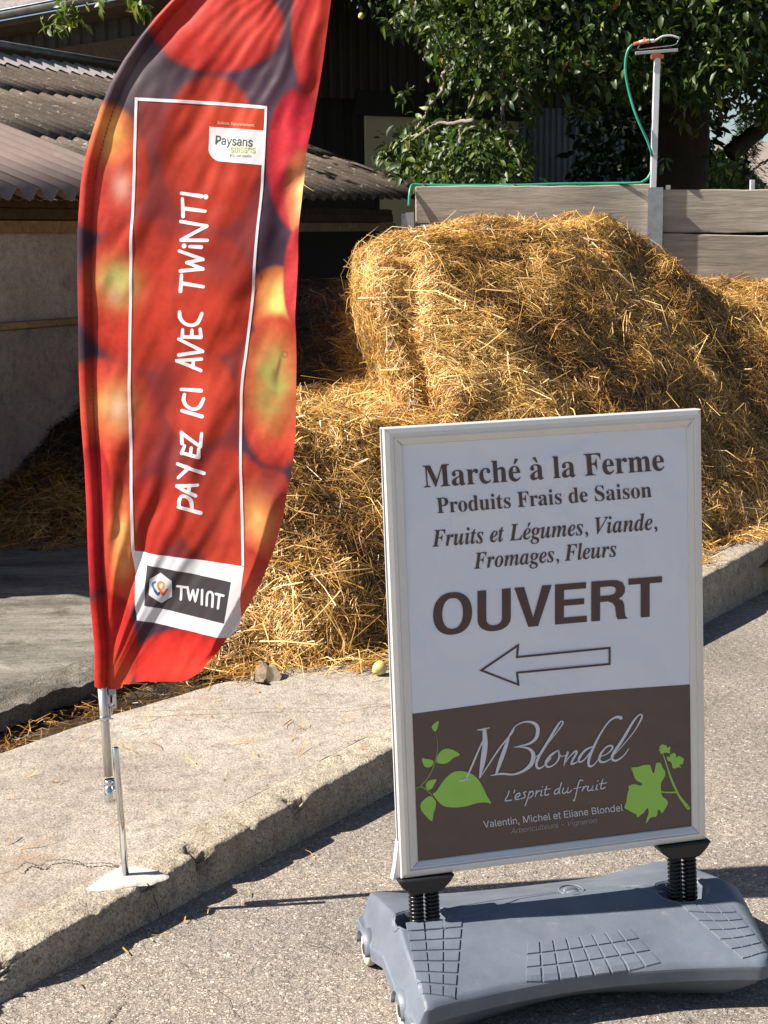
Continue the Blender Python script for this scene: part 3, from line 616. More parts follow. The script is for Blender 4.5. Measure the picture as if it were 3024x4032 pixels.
# ridge: raised upstand pieces and a metal ridge roll
for k in range(int(sv/.177)):
    s = k*.177; b = MB()
    f = lambda u, v: roofpt(s+.06+.10*(u-.5), RL-.28+.33*v, .035+.012*v, 0)+np.array([0, 0, .022*math.sin(math.pi*u)])
    b.grid(f, 6, 3).build('ridge_flap', M['roof_new'] if False else M['roof_grey'], shed, True)
for k in range(3):
    a0 = roofpt(k*sv/3, RL+.04, .13, 0); a1 = roofpt((k+1)*sv/3+.04, RL+.04, .13, 0); MB().tube([a0, (a0+a1)/2, a1], [.032, .032, .036], 10).build('ridge_roll', M['steel_dull'], shed, True)
b = MB(); b.add([roofpt(0, RL+.03, .0, 0), roofpt(sv, RL+.03, .0, 0), roofpt(sv, RL+.03, .12, 0), roofpt(0, RL+.03, .12, 0)], [(0, 1, 2, 3)]); md = b.build('ridge_board', M['darkwood'], shed).modifiers.new('s', 'SOLIDIFY'); md.thickness = .03
# straw caught on the eave
V, T, a = strands(26, -.8, -.5, 10.7, 11.6, 31, lambda x, y: 1.97+0*x, .08, .22, .0015, .003, .1, (0, .05), (.5, 1), face=False); kind(fast_obj('straw_on_eave', V, T, M['straw'], attr={'tone': a}), 'stuff')

# ------------------------------------------------------------ plank retaining wall with steel posts
wall = thing('plank_wall', 'weathered timber plank wall between steel posts behind the straw heap', 'wall', (1.4, 10.5, .1))
YB = 10.5
def plank(x0, x1, z0, z1, y, name='plank', dz=0, sag=0, m=None):
    n = 14; b = MB(); V = []
    r = random.Random(int(x0*100+z0*50)+5)
    for i in range(n+1):
        u = i/n; x = x0+(x1-x0)*u; e1 = .004*math.sin(u*9+z0*5)+r.uniform(-.002, .002); e2 = .004*math.sin(u*7+x0)+r.uniform(-.002, .002)
        zz0 = z0+dz*u-sag*math.sin(math.pi*u)+e1; zz1 = z1+dz*u-sag*math.sin(math.pi*u)+e2
        V += [(x, y, zz0), (x, y, zz1), (x, y+.06, zz1), (x, y+.06, zz0)]
    F = [(i*4+k, i*4+(k+1) % 4, (i+1)*4+(k+1) % 4, (i+1)*4+k) for i in range(n) for k in range(4)]+[(3, 2, 1, 0), (n*4, n*4+1, n*4+2, n*4+3)]
    return b.add(V, F).build(name, m or M['plank'], wall, bevel=.006, seg=2)
zT = 1.968
for k in range(7):
    z1 = zT-.245*k-.006*k; plank(.235, 1.80, z1-.245, z1, YB, dz=-.006 if k == 0 else 0)
zT = 1.925
for k, h in enumerate((.28, .30, .26, .27, .26, .25)):
    plank(1.875, 3.4, zT-h, zT, YB-.02-.02*k, dz=(0, -.02, -.03, 0, 0, 0)[k]*.3, sag=(.0, .012, .012, 0, 0, 0)[k]); zT -= h+.007
def hpost(x, y, z0, z1, m, w=.1):
    b = MB(); b.box((x, y, (z0+z1)/2), (w/2, 0, 0), (0, .004, 0), (0, 0, (z1-z0)/2)).box((x, y+w, (z0+z1)/2), (w/2, 0, 0), (0, .004, 0), (0, 0, (z1-z0)/2)).box((x, y+w/2, (z0+z1)/2), (.003, 0, 0), (0, w/2-.005, 0), (0, 0, (z1-z0)/2)); return b.build('steel_post', m, wall)
hpost(1.818, YB-.07, .1, 1.94, M['steel'])
hpost(.178, YB-.06, .1, 1.79, M['steel_dull'], .075)
MB().add([(.165, YB-.07, 1.795), (.222, YB-.07, 1.80), (.225, YB-.07, 1.50), (.165, YB-.062, 1.795), (.222, YB-.062, 1.80), (.225, YB-.062, 1.50)], [(0, 2, 1), (3, 4, 5), (0, 1, 4, 3), (1, 2, 5, 4), (2, 0, 3, 5)]).build('gusset_plate', M['steel'], wall)
MB().box((1.93, YB+.09, 1.90), (.012, 0, 0), (0, .02, 0), (0, 0, .06)).build('steel_post', M['steel'], wall)
MB().box((2.50, YB+.12, 1.93), (.013, 0, 0), (0, .02, 0), (0, 0, .06)).build('steel_post', M['pole_white'], wall)
# steel tube carrying the sprinkler
pb = on_y(2571, 735, YB-.012); pt_ = on_y(2586, 216, YB-.012)
pole = thing('sprinkler_post', 'thin pale square steel tube rising above the plank wall', 'post', (pb[0], YB-.03, 1.6))
MB().add([*[np.array([pb[0]-.01, YB-.03, 1.55])+np.array([i*.0195, j*.0195, 0]) for i, j in ((-1, -1), (1, -1), (1, 1), (-1, 1))], *[np.array([pt_[0], YB-.03, pt_[2]])+np.array([i*.0195, j*.0195, 0]) for i, j in ((-1, -1), (1, -1), (1, 1), (-1, 1))]], [(3, 2, 1, 0), (4, 5, 6, 7), (0, 1, 5, 4), (1, 2, 6, 5), (2, 3, 7, 6), (3, 0, 4, 7)]).build('square_tube', M['pole_white'], pole, bevel=.003)
# oscillating sprinkler
def sq(x, y, dy=0): return on_y(2400+x/4.74, 100+y/4.74, YB-.03+dy)
spk = thing('lawn_sprinkler', 'oscillating lawn sprinkler clamped on top of the steel post', 'sprinkler', sq(870, 500))
MB().box((sq(870, 470)+sq(870, 530))/2*0+sq(868, 575), (.030, 0, .001), (0, .03, 0), (0, 0, .012)).box(sq(805, 590, -.02), (.010, 0, 0), (0, .012, 0), (0, 0, .014)).box(sq(975, 580, -.02), (.012, 0, 0), (0, .012, 0), (0, 0, .014)).build('orange_clamp', M['orange'], spk, bevel=.003)
for dy in (-.035, .035):
    a0, a1 = sq(480, 520, dy), sq(1280, 460, dy); c_ = (a0+a1)/2; MB().box(c_, (a1-a0)/2, (0, .004, 0), (0, 0, .010)).build('base_rail', M['greyp'], spk, bevel=.002)
MB().tube([sq(585, 330), sq(515, 430), sq(560, 445), sq(1180, 370), sq(1250, 340), sq(1320, 215), sq(1200, 200)], .0035, 8).build('wire_frame', M['chrome'], spk, True)
MB().tube(cr([sq(830, 300), sq(900, 255), sq(990, 205), sq(1100, 190), sq(1200, 200), sq(1290, 235)], 6), .0065, 8).build('spray_tube', M['pole_white'], spk, True)
MB().tube([sq(455, 350), sq(545, 325)], .011, 10).build('hose_coupling', M['orange'], spk)
MB().tube([sq(548, 325), sq(640, 300), sq(655, 297)], [.013, .015, .013], 12).build('motor_housing', M['greyp'], spk, True)
MB().tube([sq(658, 297), sq(740, 292)], .014, 12).build('motor_housing', M['greyp'], spk); MB().tube([sq(600, 322, -.01), sq(700, 300, -.01)], .009, 8).build('orange_collar', M['orange'], spk)
MB().tube([sq(765, 290), sq(832, 285)], .012, 12).build('end_cap', M['pole_white'], spk); MB().box(sq(658, 250), (.007, 0, 0), (0, .006, 0), (0, 0, .009)).build('flow_lever', M['orange'], spk)
# green hose
def hp(x, y, dy=0): return on_y(2200+x/2.013, y/2.013, YB-.03+dy)
hs = thing('garden_hose', 'thin green hose along the wall top and up to the sprinkler', 'hose', (1.2, YB, 1.98))
hq = [on_y(1610, 812, YB-.03), on_y(1612, 770, YB-.02), on_y(1617, 740, YB), on_y(1628, 727, YB+.03), on_y(1680, 728.5, YB+.03), on_y(1850, 730, YB+.03), on_y(2030, 729, YB+.03), on_y(2200, 724, YB+.03), on_y(2370, 722, YB+.03), hp(620, 1450), hp(665, 1440), hp(710, 1405), hp(738, 1340), hp(742, 1260), hp(735, 1210, -.03), hp(700, 1110, -.03), hp(640, 980, -.03), hp(597, 870, -.02), hp(560, 740), hp(532, 600), hp(528, 510), hp(536, 440), hp(556, 385), hp(590, 352)]
MB().tube(cr(hq, 5), .0085, 8).build('hose', M['hose'], hs, True)
for x in (1668, 2022, 2508): q = on_y(x, 727-(2 if x > 2400 else 0), YB+.015); MB().tube([q+[-.006, 0, 0], q+[.006, 0, 0]], .0125, 8).build('hose_clip', M['chrome'], hs)
# ------------------------------------------------------------ barn behind
BK = np.array([-1.58, 15.0]); D1 = nrm([-.75, .66]); D2 = nrm([.875, .485])
barn = thing('barn', 'tall dark corrugated barn standing behind the shed and the tree', 'barn', (-1.58, 15.6, 0))
def clad(o2, d, t0, t1, z0, z1, off, m, name, rib=.076, dep=.016, step=1.0):
    nn = np.array([d[1], -d[0]]) if d is D2 else np.array([-d[1], d[0]])
    t = t0
    while t < t1-1e-6:
        te = min(t+step, t1); k = int(round((te-t)/rib)); b = MB(); V = []
        pr_ = []
        for i in range(max(1, k)):
            a = t+(te-t)*i/max(1, k); w_ = (te-t)/max(1, k); pr_ += [(a, 0), (a+w_*.35, 0), (a+w_*.5, dep), (a+w_*.85, dep)]
        pr_.append((te, 0))
        for z in (z0, z1):
            for (a, e) in pr_: p = o2+d*a+nn*(off+e); V.append((p[0], p[1], z))
        n = len(pr_); b.add(V, [(i, i+1, n+i+1, n+i) for i in range(n-1)]); b.build(name, m, barn); t = te
clad(BK, D1, 0, 7.0, 0, 4.0, 0, M['clad_brown'], 'cladding_sheet', rib=.19, dep=.02)
clad(BK, D2, 0, 6.0, 3.05, 6.2, 0, M['clad_brown'], 'cladding_sheet', rib=.11)
clad(BK, D2, 3.56, 6.0, 0, 3.1, -.02, M['clad_blue'], 'cladding_sheet', rib=.076)
clad(BK, D2, 0, 1.68, 0, 3.1, -.06, M['black_void'], 'cladding_sheet', rib=.2)
def bb(d, t0, t1, z0, z1, o0, o1, m, name, bev=.005):
    nn = np.array([d[1], -d[0]]) if d is D2 else np.array([-d[1], d[0]]); b = MB(); V = []
    for z in (z0, z1):
        for (a, e) in ((t0, o0), (t1, o0), (t1, o1), (t0, o1)): p = BK+d*a+nn*e; V.append((p[0], p[1], z))
    return b.add(V, [(3, 2, 1, 0), (4, 5, 6, 7), (0, 1, 5, 4), (1, 2, 6, 5), (2, 3, 7, 6), (3, 0, 4, 7)]).build(name, m, barn, bevel=bev)
bb(D2, 1.55, 3.6, 2.90, 3.14, -.1, .03, M['black_void'], 'door_lintel')
bb(D2, 1.66, 2.62, .3, 2.95, -.06, -.02, M['door_beige'], 'door_panel'); bb(D2, 2.66, 3.50, .3, 2.95, -.06, -.015, M['door_beige'], 'door_panel')
bb(D2, 3.5, 3.56, 0, 2.93, -.06, .02, M['clad_blue'], 'corner_trim')
bb(D1, .2, 6.5, 3.45, 3.66, .03, .09, M['darkwood'], 'eave_beam')
bb(D1, -1, 7, 3.86, 3.92, .02, .5, M['darkwood'], 'soffit_board')
# gutter and shallow grey roof over the left face
nn1 = np.array([-D1[1], D1[0]])
def bp1(t, o_, z): p = BK+D1*t+nn1*o_; return np.array([p[0], p[1], z])
b = MB(); b.grid(lambda u, v: bp1(-1+9*u, .55+.06*math.cos(math.pi*(v+1)), 3.99+.06*math.sin(math.pi*(v+1))+.0), 20, 8)
gt = b.build('gutter', M['steel_dull'], barn, True); gt.modifiers.new('s', 'SOLIDIFY').thickness = .004
MB().tube([bp1(-1, .615, 3.995), bp1(8, .615, 3.995)], .009, 6).build('gutter_lip', M['steel_dull'], barn, True)
for j in range(10):
    b = MB(); L0, L1 = j*.40, j*.40+.46
    b.add([bp1(-1.2, .52-L0, 4.01+.30*L0+.02), bp1(8, .52-L0, 4.01+.30*L0+.02), bp1(8, .52-L1, 4.01+.30*L1), bp1(-1.2, .52-L1, 4.01+.30*L1)], [(0, 1, 2, 3)])
    md = b.build('roof_course', M['roof_grey'], barn).modifiers.new('s', 'SOLIDIFY'); md.thickness = .02
b = MB(); b.add([bp1(-1, .5, 3.93), bp1(8, .5, 3.93), bp1(8, -4, 5.19), bp1(-1, -4, 5.19)], [(0, 1, 2, 3)]); b.build('roof_deck', M['darkwood'], barn)

# ------------------------------------------------------------ far background at the right edge
far = thing('far_house', 'pale rendered house far away behind the tree at the right edge', 'house', (18, 74, 0))
bx = MB(); bx.box((19.2, 75, 2.2), (5, 0, 0), (0, 4, 0), (0, 0, 2.4)).build('house_wall', M['farwall'], far)
MB().add([(13.6, 70.4, 4.5), (24.8, 70.4, 4.5), (24.8, 79.6, 4.5), (13.6, 79.6, 4.5), (13.6, 75, 6.7), (24.8, 75, 6.7)], [(0, 1, 5, 4), (2, 3, 4, 5), (0, 4, 3), (1, 2, 5)]).build('house_roof', M['farroof'], far)
for x in (15.5, 17.7, 20.2): MB().box((x, 70.95, 2.9), (.45, 0, 0), (0, .05, 0), (0, 0, .65)).build('window', M['black_void'], far)
n = 60; b = MB(); V = []
for i in range(n+1):
    x = -300+900*i/n; h = 22+26*float(vnoise(x, 0, .008, 4))+6*float(vnoise(x, 4, .05, 3)); V += [(x, 560, -5), (x, 600, h), (x, 760, h*1.5)]
b.add(V, [(i*3+k, i*3+3+k, i*3+4+k, i*3+1+k) for i in range(n) for k in range(2)]); kind(b.build('hills', M['hill'], smooth=True), 'structure')

# ------------------------------------------------------------ foliage
def leaf_mesh(C, D, N, L, W, tone, droop, name, m, parent):
    """one folded lance-shaped leaf each: centre rib plus two halves"""
    n = len(C); D = D/np.linalg.norm(D, axis=1)[:, None]; S_ = np.cross(D, N); S_ /= np.linalg.norm(S_, axis=1)[:, None]+1e-9; U_ = np.cross(S_, D)
    L = L[:, None]; W = W[:, None]; dr = droop[:, None]*L
    base = C; a = C+D*L*.36-U_*dr*.10; c = C+D*L*.72-U_*dr*.38; tip = C+D*L-U_*dr*.8
    V = np.stack([base, a-S_*W*.5+U_*W*.2, a, a+S_*W*.5+U_*W*.2, c-S_*W*.4+U_*W*.12, c, c+S_*W*.4+U_*W*.12, tip], 1).reshape(-1, 3)
    F = np.array([[0, 2, 1], [0, 3, 2], [1, 2, 5], [1, 5, 4], [2, 3, 6], [2, 6, 5], [4, 5, 7], [5, 6, 7]]); T = ((np.arange(n)*8)[:, None, None]+F[None]).reshape(-1, 3)
    o = fast_obj(name, V, T, m, parent, attr={'tone': np.repeat(tone, 8)}); kind(o, 'stuff'); return o
tree = thing('walnut_tree', 'large walnut tree with hanging leafy boughs behind the plank wall', 'tree', (3.1, 14.6, 0))
rt = np.random.default_rng(5)
tr = cr([(2.7, 14.7, -.1), (2.68, 14.6, 1.2), (2.75, 14.5, 2.3), (2.75, 14.4, 3.4), (2.8, 14.2, 5.2), (2.6, 14.0, 7)], 5)
MB().tube(tr, list(np.interp(np.linspace(0, 1, len(tr)), [0, .1, .5, 1], [.42, .32, .24, .1])), 14).build('trunk', M['darkbark'], tree, True)
lb = MB()
for q, r_ in (([(2.8, 14.45, 2.9), (3.6, 14.1, 3.6), (4.2, 13.8, 4.1), (5, 13.4, 4.6)], .12), ([(3.1, 14.4, 3.3), (2.0, 13.6, 4.2), (.9, 13.2, 4.5), (-.3, 13.0, 4.45), (-1.4, 12.8, 4.2)], .13), ([(3.1, 14.4, 3.6), (2.8, 13.2, 4.4), (2.2, 12.4, 4.7), (1.2, 12.0, 4.6)], .1), ([(3.2, 14.5, 2.4), (4.0, 14.6, 3.0), (4.6, 14.4, 3.2)], .09), ([(2.9, 14.2, 5), (1, 14.5, 6), (-1, 14.6, 6)], .09)):
    c_ = cr(q, 6); lb = MB(); lb.tube(c_, list(np.linspace(r_, r_*.3, len(c_))), 8); lb.build('limb', M['darkbark'], tree, True)
# visible pale hanging branches: (points in full-frame positions, depth, base radius)
c4 = lambda x, y: (1400+x/2.07, y/2.07)
c5 = lambda x, y: (2200+x/2.013, y/2.013)
BR = [([c4(470, 0), c4(410, 95), c4(330, 140), c4(240, 195)], 12.4, .013), ([c4(500, 0), c4(480, 120), c4(525, 240), c4(490, 400)], 12.3, .014), ([c4(410, 95), c4(330, 190), c4(320, 260)], 12.4, .008),
      ([c4(860, 300), c4(790, 510), c4(715, 620), c4(705, 740), c4(610, 850), c4(560, 960), c4(500, 1040)], 12.0, .022), ([c4(870, 405), c4(700, 420), c4(590, 440), c4(550, 490)], 12.1, .009),
      ([c4(1060, 250), c4(1025, 470), c4(1010, 680), c4(960, 810), c4(905, 945)], 12.0, .024), ([c4(1300, 450), c4(1250, 560), c4(1130, 680), c4(1060, 780), c4(970, 830)], 12.1, .02),
      ([c4(960, 980), c4(800, 1000), c4(650, 1020), c4(540, 1090), c4(450, 1110), c4(330, 1180), c4(240, 1240)], 11.8, .017), ([c4(860, 1020), c4(860, 1130), c4(800, 1250), c4(805, 1360), c4(750, 1490)], 11.9, .022),
      ([c4(450, 1110), c4(415, 1180), c4(470, 1250)], 11.8, .008), ([c4(1290, 560), c4(1330, 700), c4(1445, 810), c4(1440, 880), c4(1420, 980)], 12.2, .017), ([c4(1330, 730), c4(1350, 870), c4(1420, 940)], 12.2, .01),
      ([c4(1550, 60), c4(1565, 260), c4(1600, 330), c4(1700, 400)], 12.3, .018), ([c4(1560, 250), c4(1505, 320)], 12.3, .008), ([c4(1600, 330), c4(1580, 560), c4(1590, 760)], 12.3, .012),
      ([c4(1260, 1150), c4(1340, 1340), c4(1400, 1430), c4(1415, 1500)], 12.1, .011), ([c4(1180, 700), c4(1200, 900), c4(1175, 1090), c4(1060, 1200), c4(1050, 1400)], 12.2, .017), ([c4(490, 700), c4(400, 750), c4(350, 780)], 12.3, .006),
      ([c4(640, 100), c4(690, 160), c4(680, 190)], 12.2, .006), ([c4(1210, 570), c4(1215, 680)], 12.2, .009),
      ([c5(1000, 840), c5(985, 970)], 12.8, .014), ([c5(965, 780), c5(920, 890)], 12.8, .006), ([c5(30, 760), c5(90, 840), c5(240, 900)], 12.2, .008), ([c5(1610, 120), c5(1590, 290), c5(1610, 380), c5(1659, 330)], 13.0, .024), ([c5(1560, 990), c5(1620, 960), c5(1700, 940)], 13.6, .02), ([c5(1250, 900), c5(1360, 930), c5(1480, 860), c5(1600, 800)], 13.4, .014),
      ([c5(1700, 1250), c5(1560, 1330), c5(1510, 1450)], 13.2, .012), ([c5(140, 290), c5(230, 260), c5(320, 345)], 12.2, .007), ([c5(830, 485), c5(900, 482), c5(1000, 480)], 12.6, .006), ([c5(1160, 970), c5(1080, 1050)], 12.9, .006), ([c5(830, 1255), c5(785, 1290)], 11.6, .004), ([c5(1040, 370), c5(1010, 440)], 12.2, .008)]
brm = MB(); tw = []
for q, Y, r_ in BR:
    r2 = random.Random(len(q)*31+int(q[0][0])); P3 = [on_y(x, y, Y+.25*r2.uniform(-1, 1)) for x, y in q]
    # begin up in the crown
    brm = MB(); c_ = cr(P3, 7); c_ = [p+np.array([r2.uniform(-1, 1), r2.uniform(-1, 1), r2.uniform(-1, 1)])*.008 for p in c_]
    brm.tube(c_, list(np.linspace(r_, r_*.3, len(c_))), 6); brm.build('branch', M['bark'], tree, True); tw += [(p, nrm(c_[min(i+1, len(c_)-1)]-c_[max(i-1, 0)])) for i, p in enumerate(c_) if i > len(c_)*.35]
# leaf clusters: how dense the crown hangs at each place of the view, given once as world x and height
def dens(px, py):
    """px, py in thousandths of frame width / 3024"""
    low = np.interp(px, [1250, 1330, 1420, 1520, 1640, 1700, 1780, 1900, 2050, 2150, 2300, 2400, 2520, 2700, 2850, 3024, 3300], [-200, 110, 130, 90, 190, 300, 390, 400, 440, 380, 340, 430, 420, 470, 560, 520, 560])
    d = np.clip((low-py)/110, 0, 1); d = d*np.interp(px, [1200, 1500, 1640, 1800, 1950, 3100], [.3, .32, .65, .85, 1, 1])
    d2 = np.exp(-(((px-1760)/190)**2+((py-600-.0*(px-1760))/110)**2))*1.15; d3 = np.exp(-(((px-1960)/110)**2+((py-620)/120)**2))*1.2
    d4 = np.exp(-(((px-1550)/70)**2+((py-615)/50)**2))*.9; d5 = np.exp(-(((px-2890)/150)**2+((py-640)/120)**2))*.7; d6 = np.exp(-(((px-1930)/110)**2+((py-710)/22)**2))*1.3
    hole = np.exp(-(((px-2900)/85)**2+((py-470)/110)**2))*1.5+np.exp(-(((px-3000)/60)**2+((py-640)/80)**2))*.9+np.exp(-(((px-2660)/40)**2+((py-150)/30)**2))*.8+np.exp(-(((px-3010)/40)**2+((py-130)/60)**2))*.8+np.exp(-(((px-2960)/50)**2+((py-350)/60)**2))*.7
    dark = np.exp(-(((px-2640)/150)**2+((py-560)/190)**2))*.9+np.exp(-(((px-2200)/90)**2+((py-520)/90)**2))*.5
    return np.clip(np.maximum.reduce([d, d2, d3, d4, d5, d6])-hole-dark, 0, 1.2)
def clusters(N, Y0, Y1, thr, per, lsz, seed, name, tone0, parent, yfun=None):
    r = np.random.default_rng(seed); px = r.uniform(1180, 3300, N); py = r.uniform(-500, 760, N); Y = r.uniform(Y0, Y1, N)
    dn = dens(px, py)+.35*vnoise(px, py, .012, 3); ok = dn > r.uniform(thr[0], thr[1], N); px, py, Y = px[ok], py[ok], Y[ok]
    d = Fv[None]+Rv[None]*((px-IW/2)/FPX)[:, None]-Uv[None]*((py-IH/2)/FPX)[:, None]; P = CAM+d*(Y/d[:, 1])[:, None]
    n = len(P); C = np.repeat(P, per, 0)+r.normal(0, .055, (n*per, 3)); ax = r.normal(0, 1, (n, 3))*.5+np.array([-.15, -.1, -.55]); ax = np.repeat(ax, per, 0)
    D = ax+r.normal(0, .55, (n*per, 3)); Nn = r.normal(0, .6, (n*per, 3))+np.array([-.35, -.45, .8]); L = r.uniform(.5, 1.25, n*per)*lsz; W = L*r.uniform(.32, .46, n*per)
    t = np.clip(np.repeat(r.normal(.5, .22, n), per)+r.normal(0, .12, n*per), 0, 1)*tone0; t = np.where(r.random(n*per) < .012, r.uniform(.93, 1, n*per), t)
    return leaf_mesh(C, D, Nn, L, W, t, r.uniform(0, .8, n*per), name, M['leaf'], parent)
clusters(8200, 11.4, 12.9, (.30, 1.0), 5, .086, 1, 'front_foliage', .92, tree)
clusters(11000, 12.9, 14.6, (.25, .8), 5, .10, 2, 'inner_foliage', .8, tree)
# leaves sitting along the hanging twigs
r = np.random.default_rng(9); tp = [t for t in tw if r.random() < .55]; n = len(tp)*3
C = np.repeat(np.array([p for p, _ in tp]), 3, 0)+r.normal(0, .02, (n, 3)); D = np.repeat(np.array([t for _, t in tp]), 3, 0)*.5+r.normal(0, .6, (n, 3))+[0, 0, -.45]
leaf_mesh(C, D, r.normal(0, .5, (n, 3))+[-.4, -.5, .7], r.uniform(.05, .115, n), r.uniform(.025, .045, n), np.clip(r.normal(.6, .2, n), 0, .93), r.uniform(0, .8, n), 'twig_foliage', M['leaf'], tree)
# the crown above the frame (it shades what hangs below it)
n = 26000; C = np.column_stack([r.uniform(-2.6, 7.5, n), r.uniform(12.0, 17.5, n), r.uniform(3.6, 7.5, n)]); q = ((C[:, 0]-2.3)/5.4)**2+((C[:, 1]-14.6)/3.6)**2+((C[:, 2]-4.4)/3.2)**2; C = C[(q < 1) & (q > .25*r.random(n)) & ~inview(C[:, 0], C[:, 1], C[:, 2], 150, 60)]
n = len(C); leaf_mesh(C, r.normal(0, .6, (n, 3))+[0, 0, -.5], r.normal(0, .6, (n, 3))+[0, 0, .8], r.uniform(.12, .22, n), r.uniform(.06, .1, n), np.clip(r.normal(.45, .2, n), 0, 1), r.uniform(0, .6, n), 'upper_foliage', M['leaf'], tree)
# sprigs hanging in front of the grey roof at the top left
for (x, y, s, k) in ((250, 55, 60, 34), (295, 20, 45, 26), (215, 90, 30, 12), (395, 5, 28, 9), (545, 20, 22, 9), (570, 35, 16, 6), (500, -10, 20, 8)):
    C = np.array([on_y(x+r.normal(0, s*.5), y+r.normal(0, s*.6), 11.8+r.uniform(-.1, .1)) for _ in range(k)]); leaf_mesh(C, r.normal(0, .5, (k, 3))+[0, 0, -.7], r.normal(0, .5, (k, 3))+[-.5, -.5, .6], r.uniform(.07, .12, k), r.uniform(.03, .05, k), np.clip(r.normal(.75, .15, k), 0, .93), r.uniform(0, .7, k), 'sprig_foliage', M['leaf'], tree)
b = MB(); b.tube(cr([on_y(330, -60, 11.85), on_y(290, 10, 11.8), on_y(262, 60, 11.8), on_y(240, 120, 11.8)], 5), .006, 6); b.build('branch', M['bark'], tree, True)
b = MB(); b.tube(cr([on_y(560, -60, 11.85), on_y(550, 5, 11.8), on_y(562, 40, 11.8)], 5), .005, 6)
b.build('branch', M['bark'], tree, True)
# walnuts
for x, y in (c4(1058, 770), c4(1085, 790), c4(1145, 1425), c4(45, 130), c5(360, 350)):
    P = on_y(x, y, 11.9); b = MB(); b.grid(lambda u, v: P+.022*np.array([math.sin(math.pi*v)*math.cos(2*math.pi*u), math.sin(math.pi*v)*math.sin(2*math.pi*u), 1.12*math.cos(math.pi*v)]), 12, 8); b.build('walnut', M['pear'], tree, True)
# hedge mass, added as a dark backdrop for the crown's shade, and a young spruce behind the wall at the right
hd = thing('hedge', 'added dark hedge standing in for the shade below the walnut tree behind the plank wall', 'hedge', (3.2, 15.5, 0))
n = 9000; C = np.column_stack([r.uniform(1.9, 6.5, n), r.uniform(14.6, 16.4, n), r.uniform(.8, 3.3, n)]); top = 3.3-1.3*smooth01((C[:, 0]-3.1)/.5)+.3*vnoise(C[:, 0], C[:, 1], 2, 3); C = C[C[:, 2] < top]; n = len(C)
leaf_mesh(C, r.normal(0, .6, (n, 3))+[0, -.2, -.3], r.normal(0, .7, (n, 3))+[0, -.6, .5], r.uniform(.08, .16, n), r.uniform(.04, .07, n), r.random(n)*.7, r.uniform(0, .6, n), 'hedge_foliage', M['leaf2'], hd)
MB().box((4.2, 15.9, 1.05), (2.4, 0, 0), (0, .35, 0), (0, 0, 1.0)).build('dark_core', M['black_void'], hd, bevel=.2)  # black box, its colour stands in for the unlit depth of the hedge
spr = thing('spruce_tree', 'young spruce showing through the gap in the leaves at the right', 'tree', (4.72, 20.4, 0))
MB().tube([(4.72, 20.4, 0), (4.7, 20.4, 3.0), (4.7, 20.4, 3.35)], [.08, .03, .008], 8).build('trunk', M['darkbark'], spr, True)
n = 4200; z = r.uniform(.6, 3.4, n); rad = (3.45-z)*.30*np.sqrt(r.random(n))*(1+.3*np.sin(z*22)); an = r.uniform(0, 6.28, n)
C = np.column_stack([4.7+rad*np.cos(an), 20.4+rad*np.sin(an), z-rad*.2]); D = np.column_stack([np.cos(an), np.sin(an), -.2+0*an])+r.normal(0, .35, (n, 3))
leaf_mesh(C, D, r.normal(0, .4, (n, 3))+[0, 0, 1], r.uniform(.05, .12, n), r.uniform(.012, .02, n), r.random(n), 0*z+.2, 'needle_foliage', M['leaf2'], spr)
# tall cypress like trees farther off
ft = thing('far_tree', 'blurry green tree far away beside the pale house', 'tree', (12, 62, 0))
n = 3500; z = r.uniform(.3, 5.4, n); rad = 2.1*np.sqrt(r.random(n))*np.sqrt(np.clip(1-((z-2.7)/2.9)**2, 0, 1)); an = r.uniform(0, 6.28, n)
C = np.column_stack([13.0+rad*np.cos(an), 62+rad*np.sin(an), z]); leaf_mesh(C, r.normal(0, 1, (n, 3)), r.normal(0, 1, (n, 3)), r.uniform(.2, .45, n), r.uniform(.12, .25, n), r.random(n), 0*z, 'far_foliage', M['leaf2'], ft)
MB().tube([(13, 62, 0), (13, 62, 3)], [.2, .08], 8).build('trunk', M['darkbark'], ft, True)
# ------------------------------------------------------------ flat print helpers
STEP = 2.6
def ribbon(pts, wd, n=5, mult=1):
    """2D polyline -> left/right edge lists; wd scalar or list per control point"""
    P = [np.array(p, float) for p in pts]; W = wd if hasattr(wd, '__len__') else [wd]*len(P)
    if n > 1:
        if STEP: n = max(n, int(math.ceil(max(np.linalg.norm(q-p) for p, q in zip(P[:-1], P[1:]))/STEP)))
        Q = cr([np.array([*p, w_]) for p, w_ in zip(P, W)], n)
    else:
        Q = []
        for i in range(len(P)-1):
            k = int(math.ceil(np.linalg.norm(P[i+1]-P[i])/STEP)) if STEP else 1
            Q += [np.array([*(P[i]*(1-j/k)+P[i+1]*j/k), W[i]]) for j in range(k)]
        Q.append(np.array([*P[-1], W[-1]]))
    L, R_ = [], []
    for i, q in enumerate(Q):
        t = Q[min(i+1, len(Q)-1)][:2]-Q[max(i-1, 0)][:2]; t = t/(np.linalg.norm(t)+1e-9); nn = np.array([-t[1], t[0]]); h = max(q[2], .05)*.5
        L.append(q[:2]+nn*h); R_.append(q[:2]-nn*h)
    return L, R_
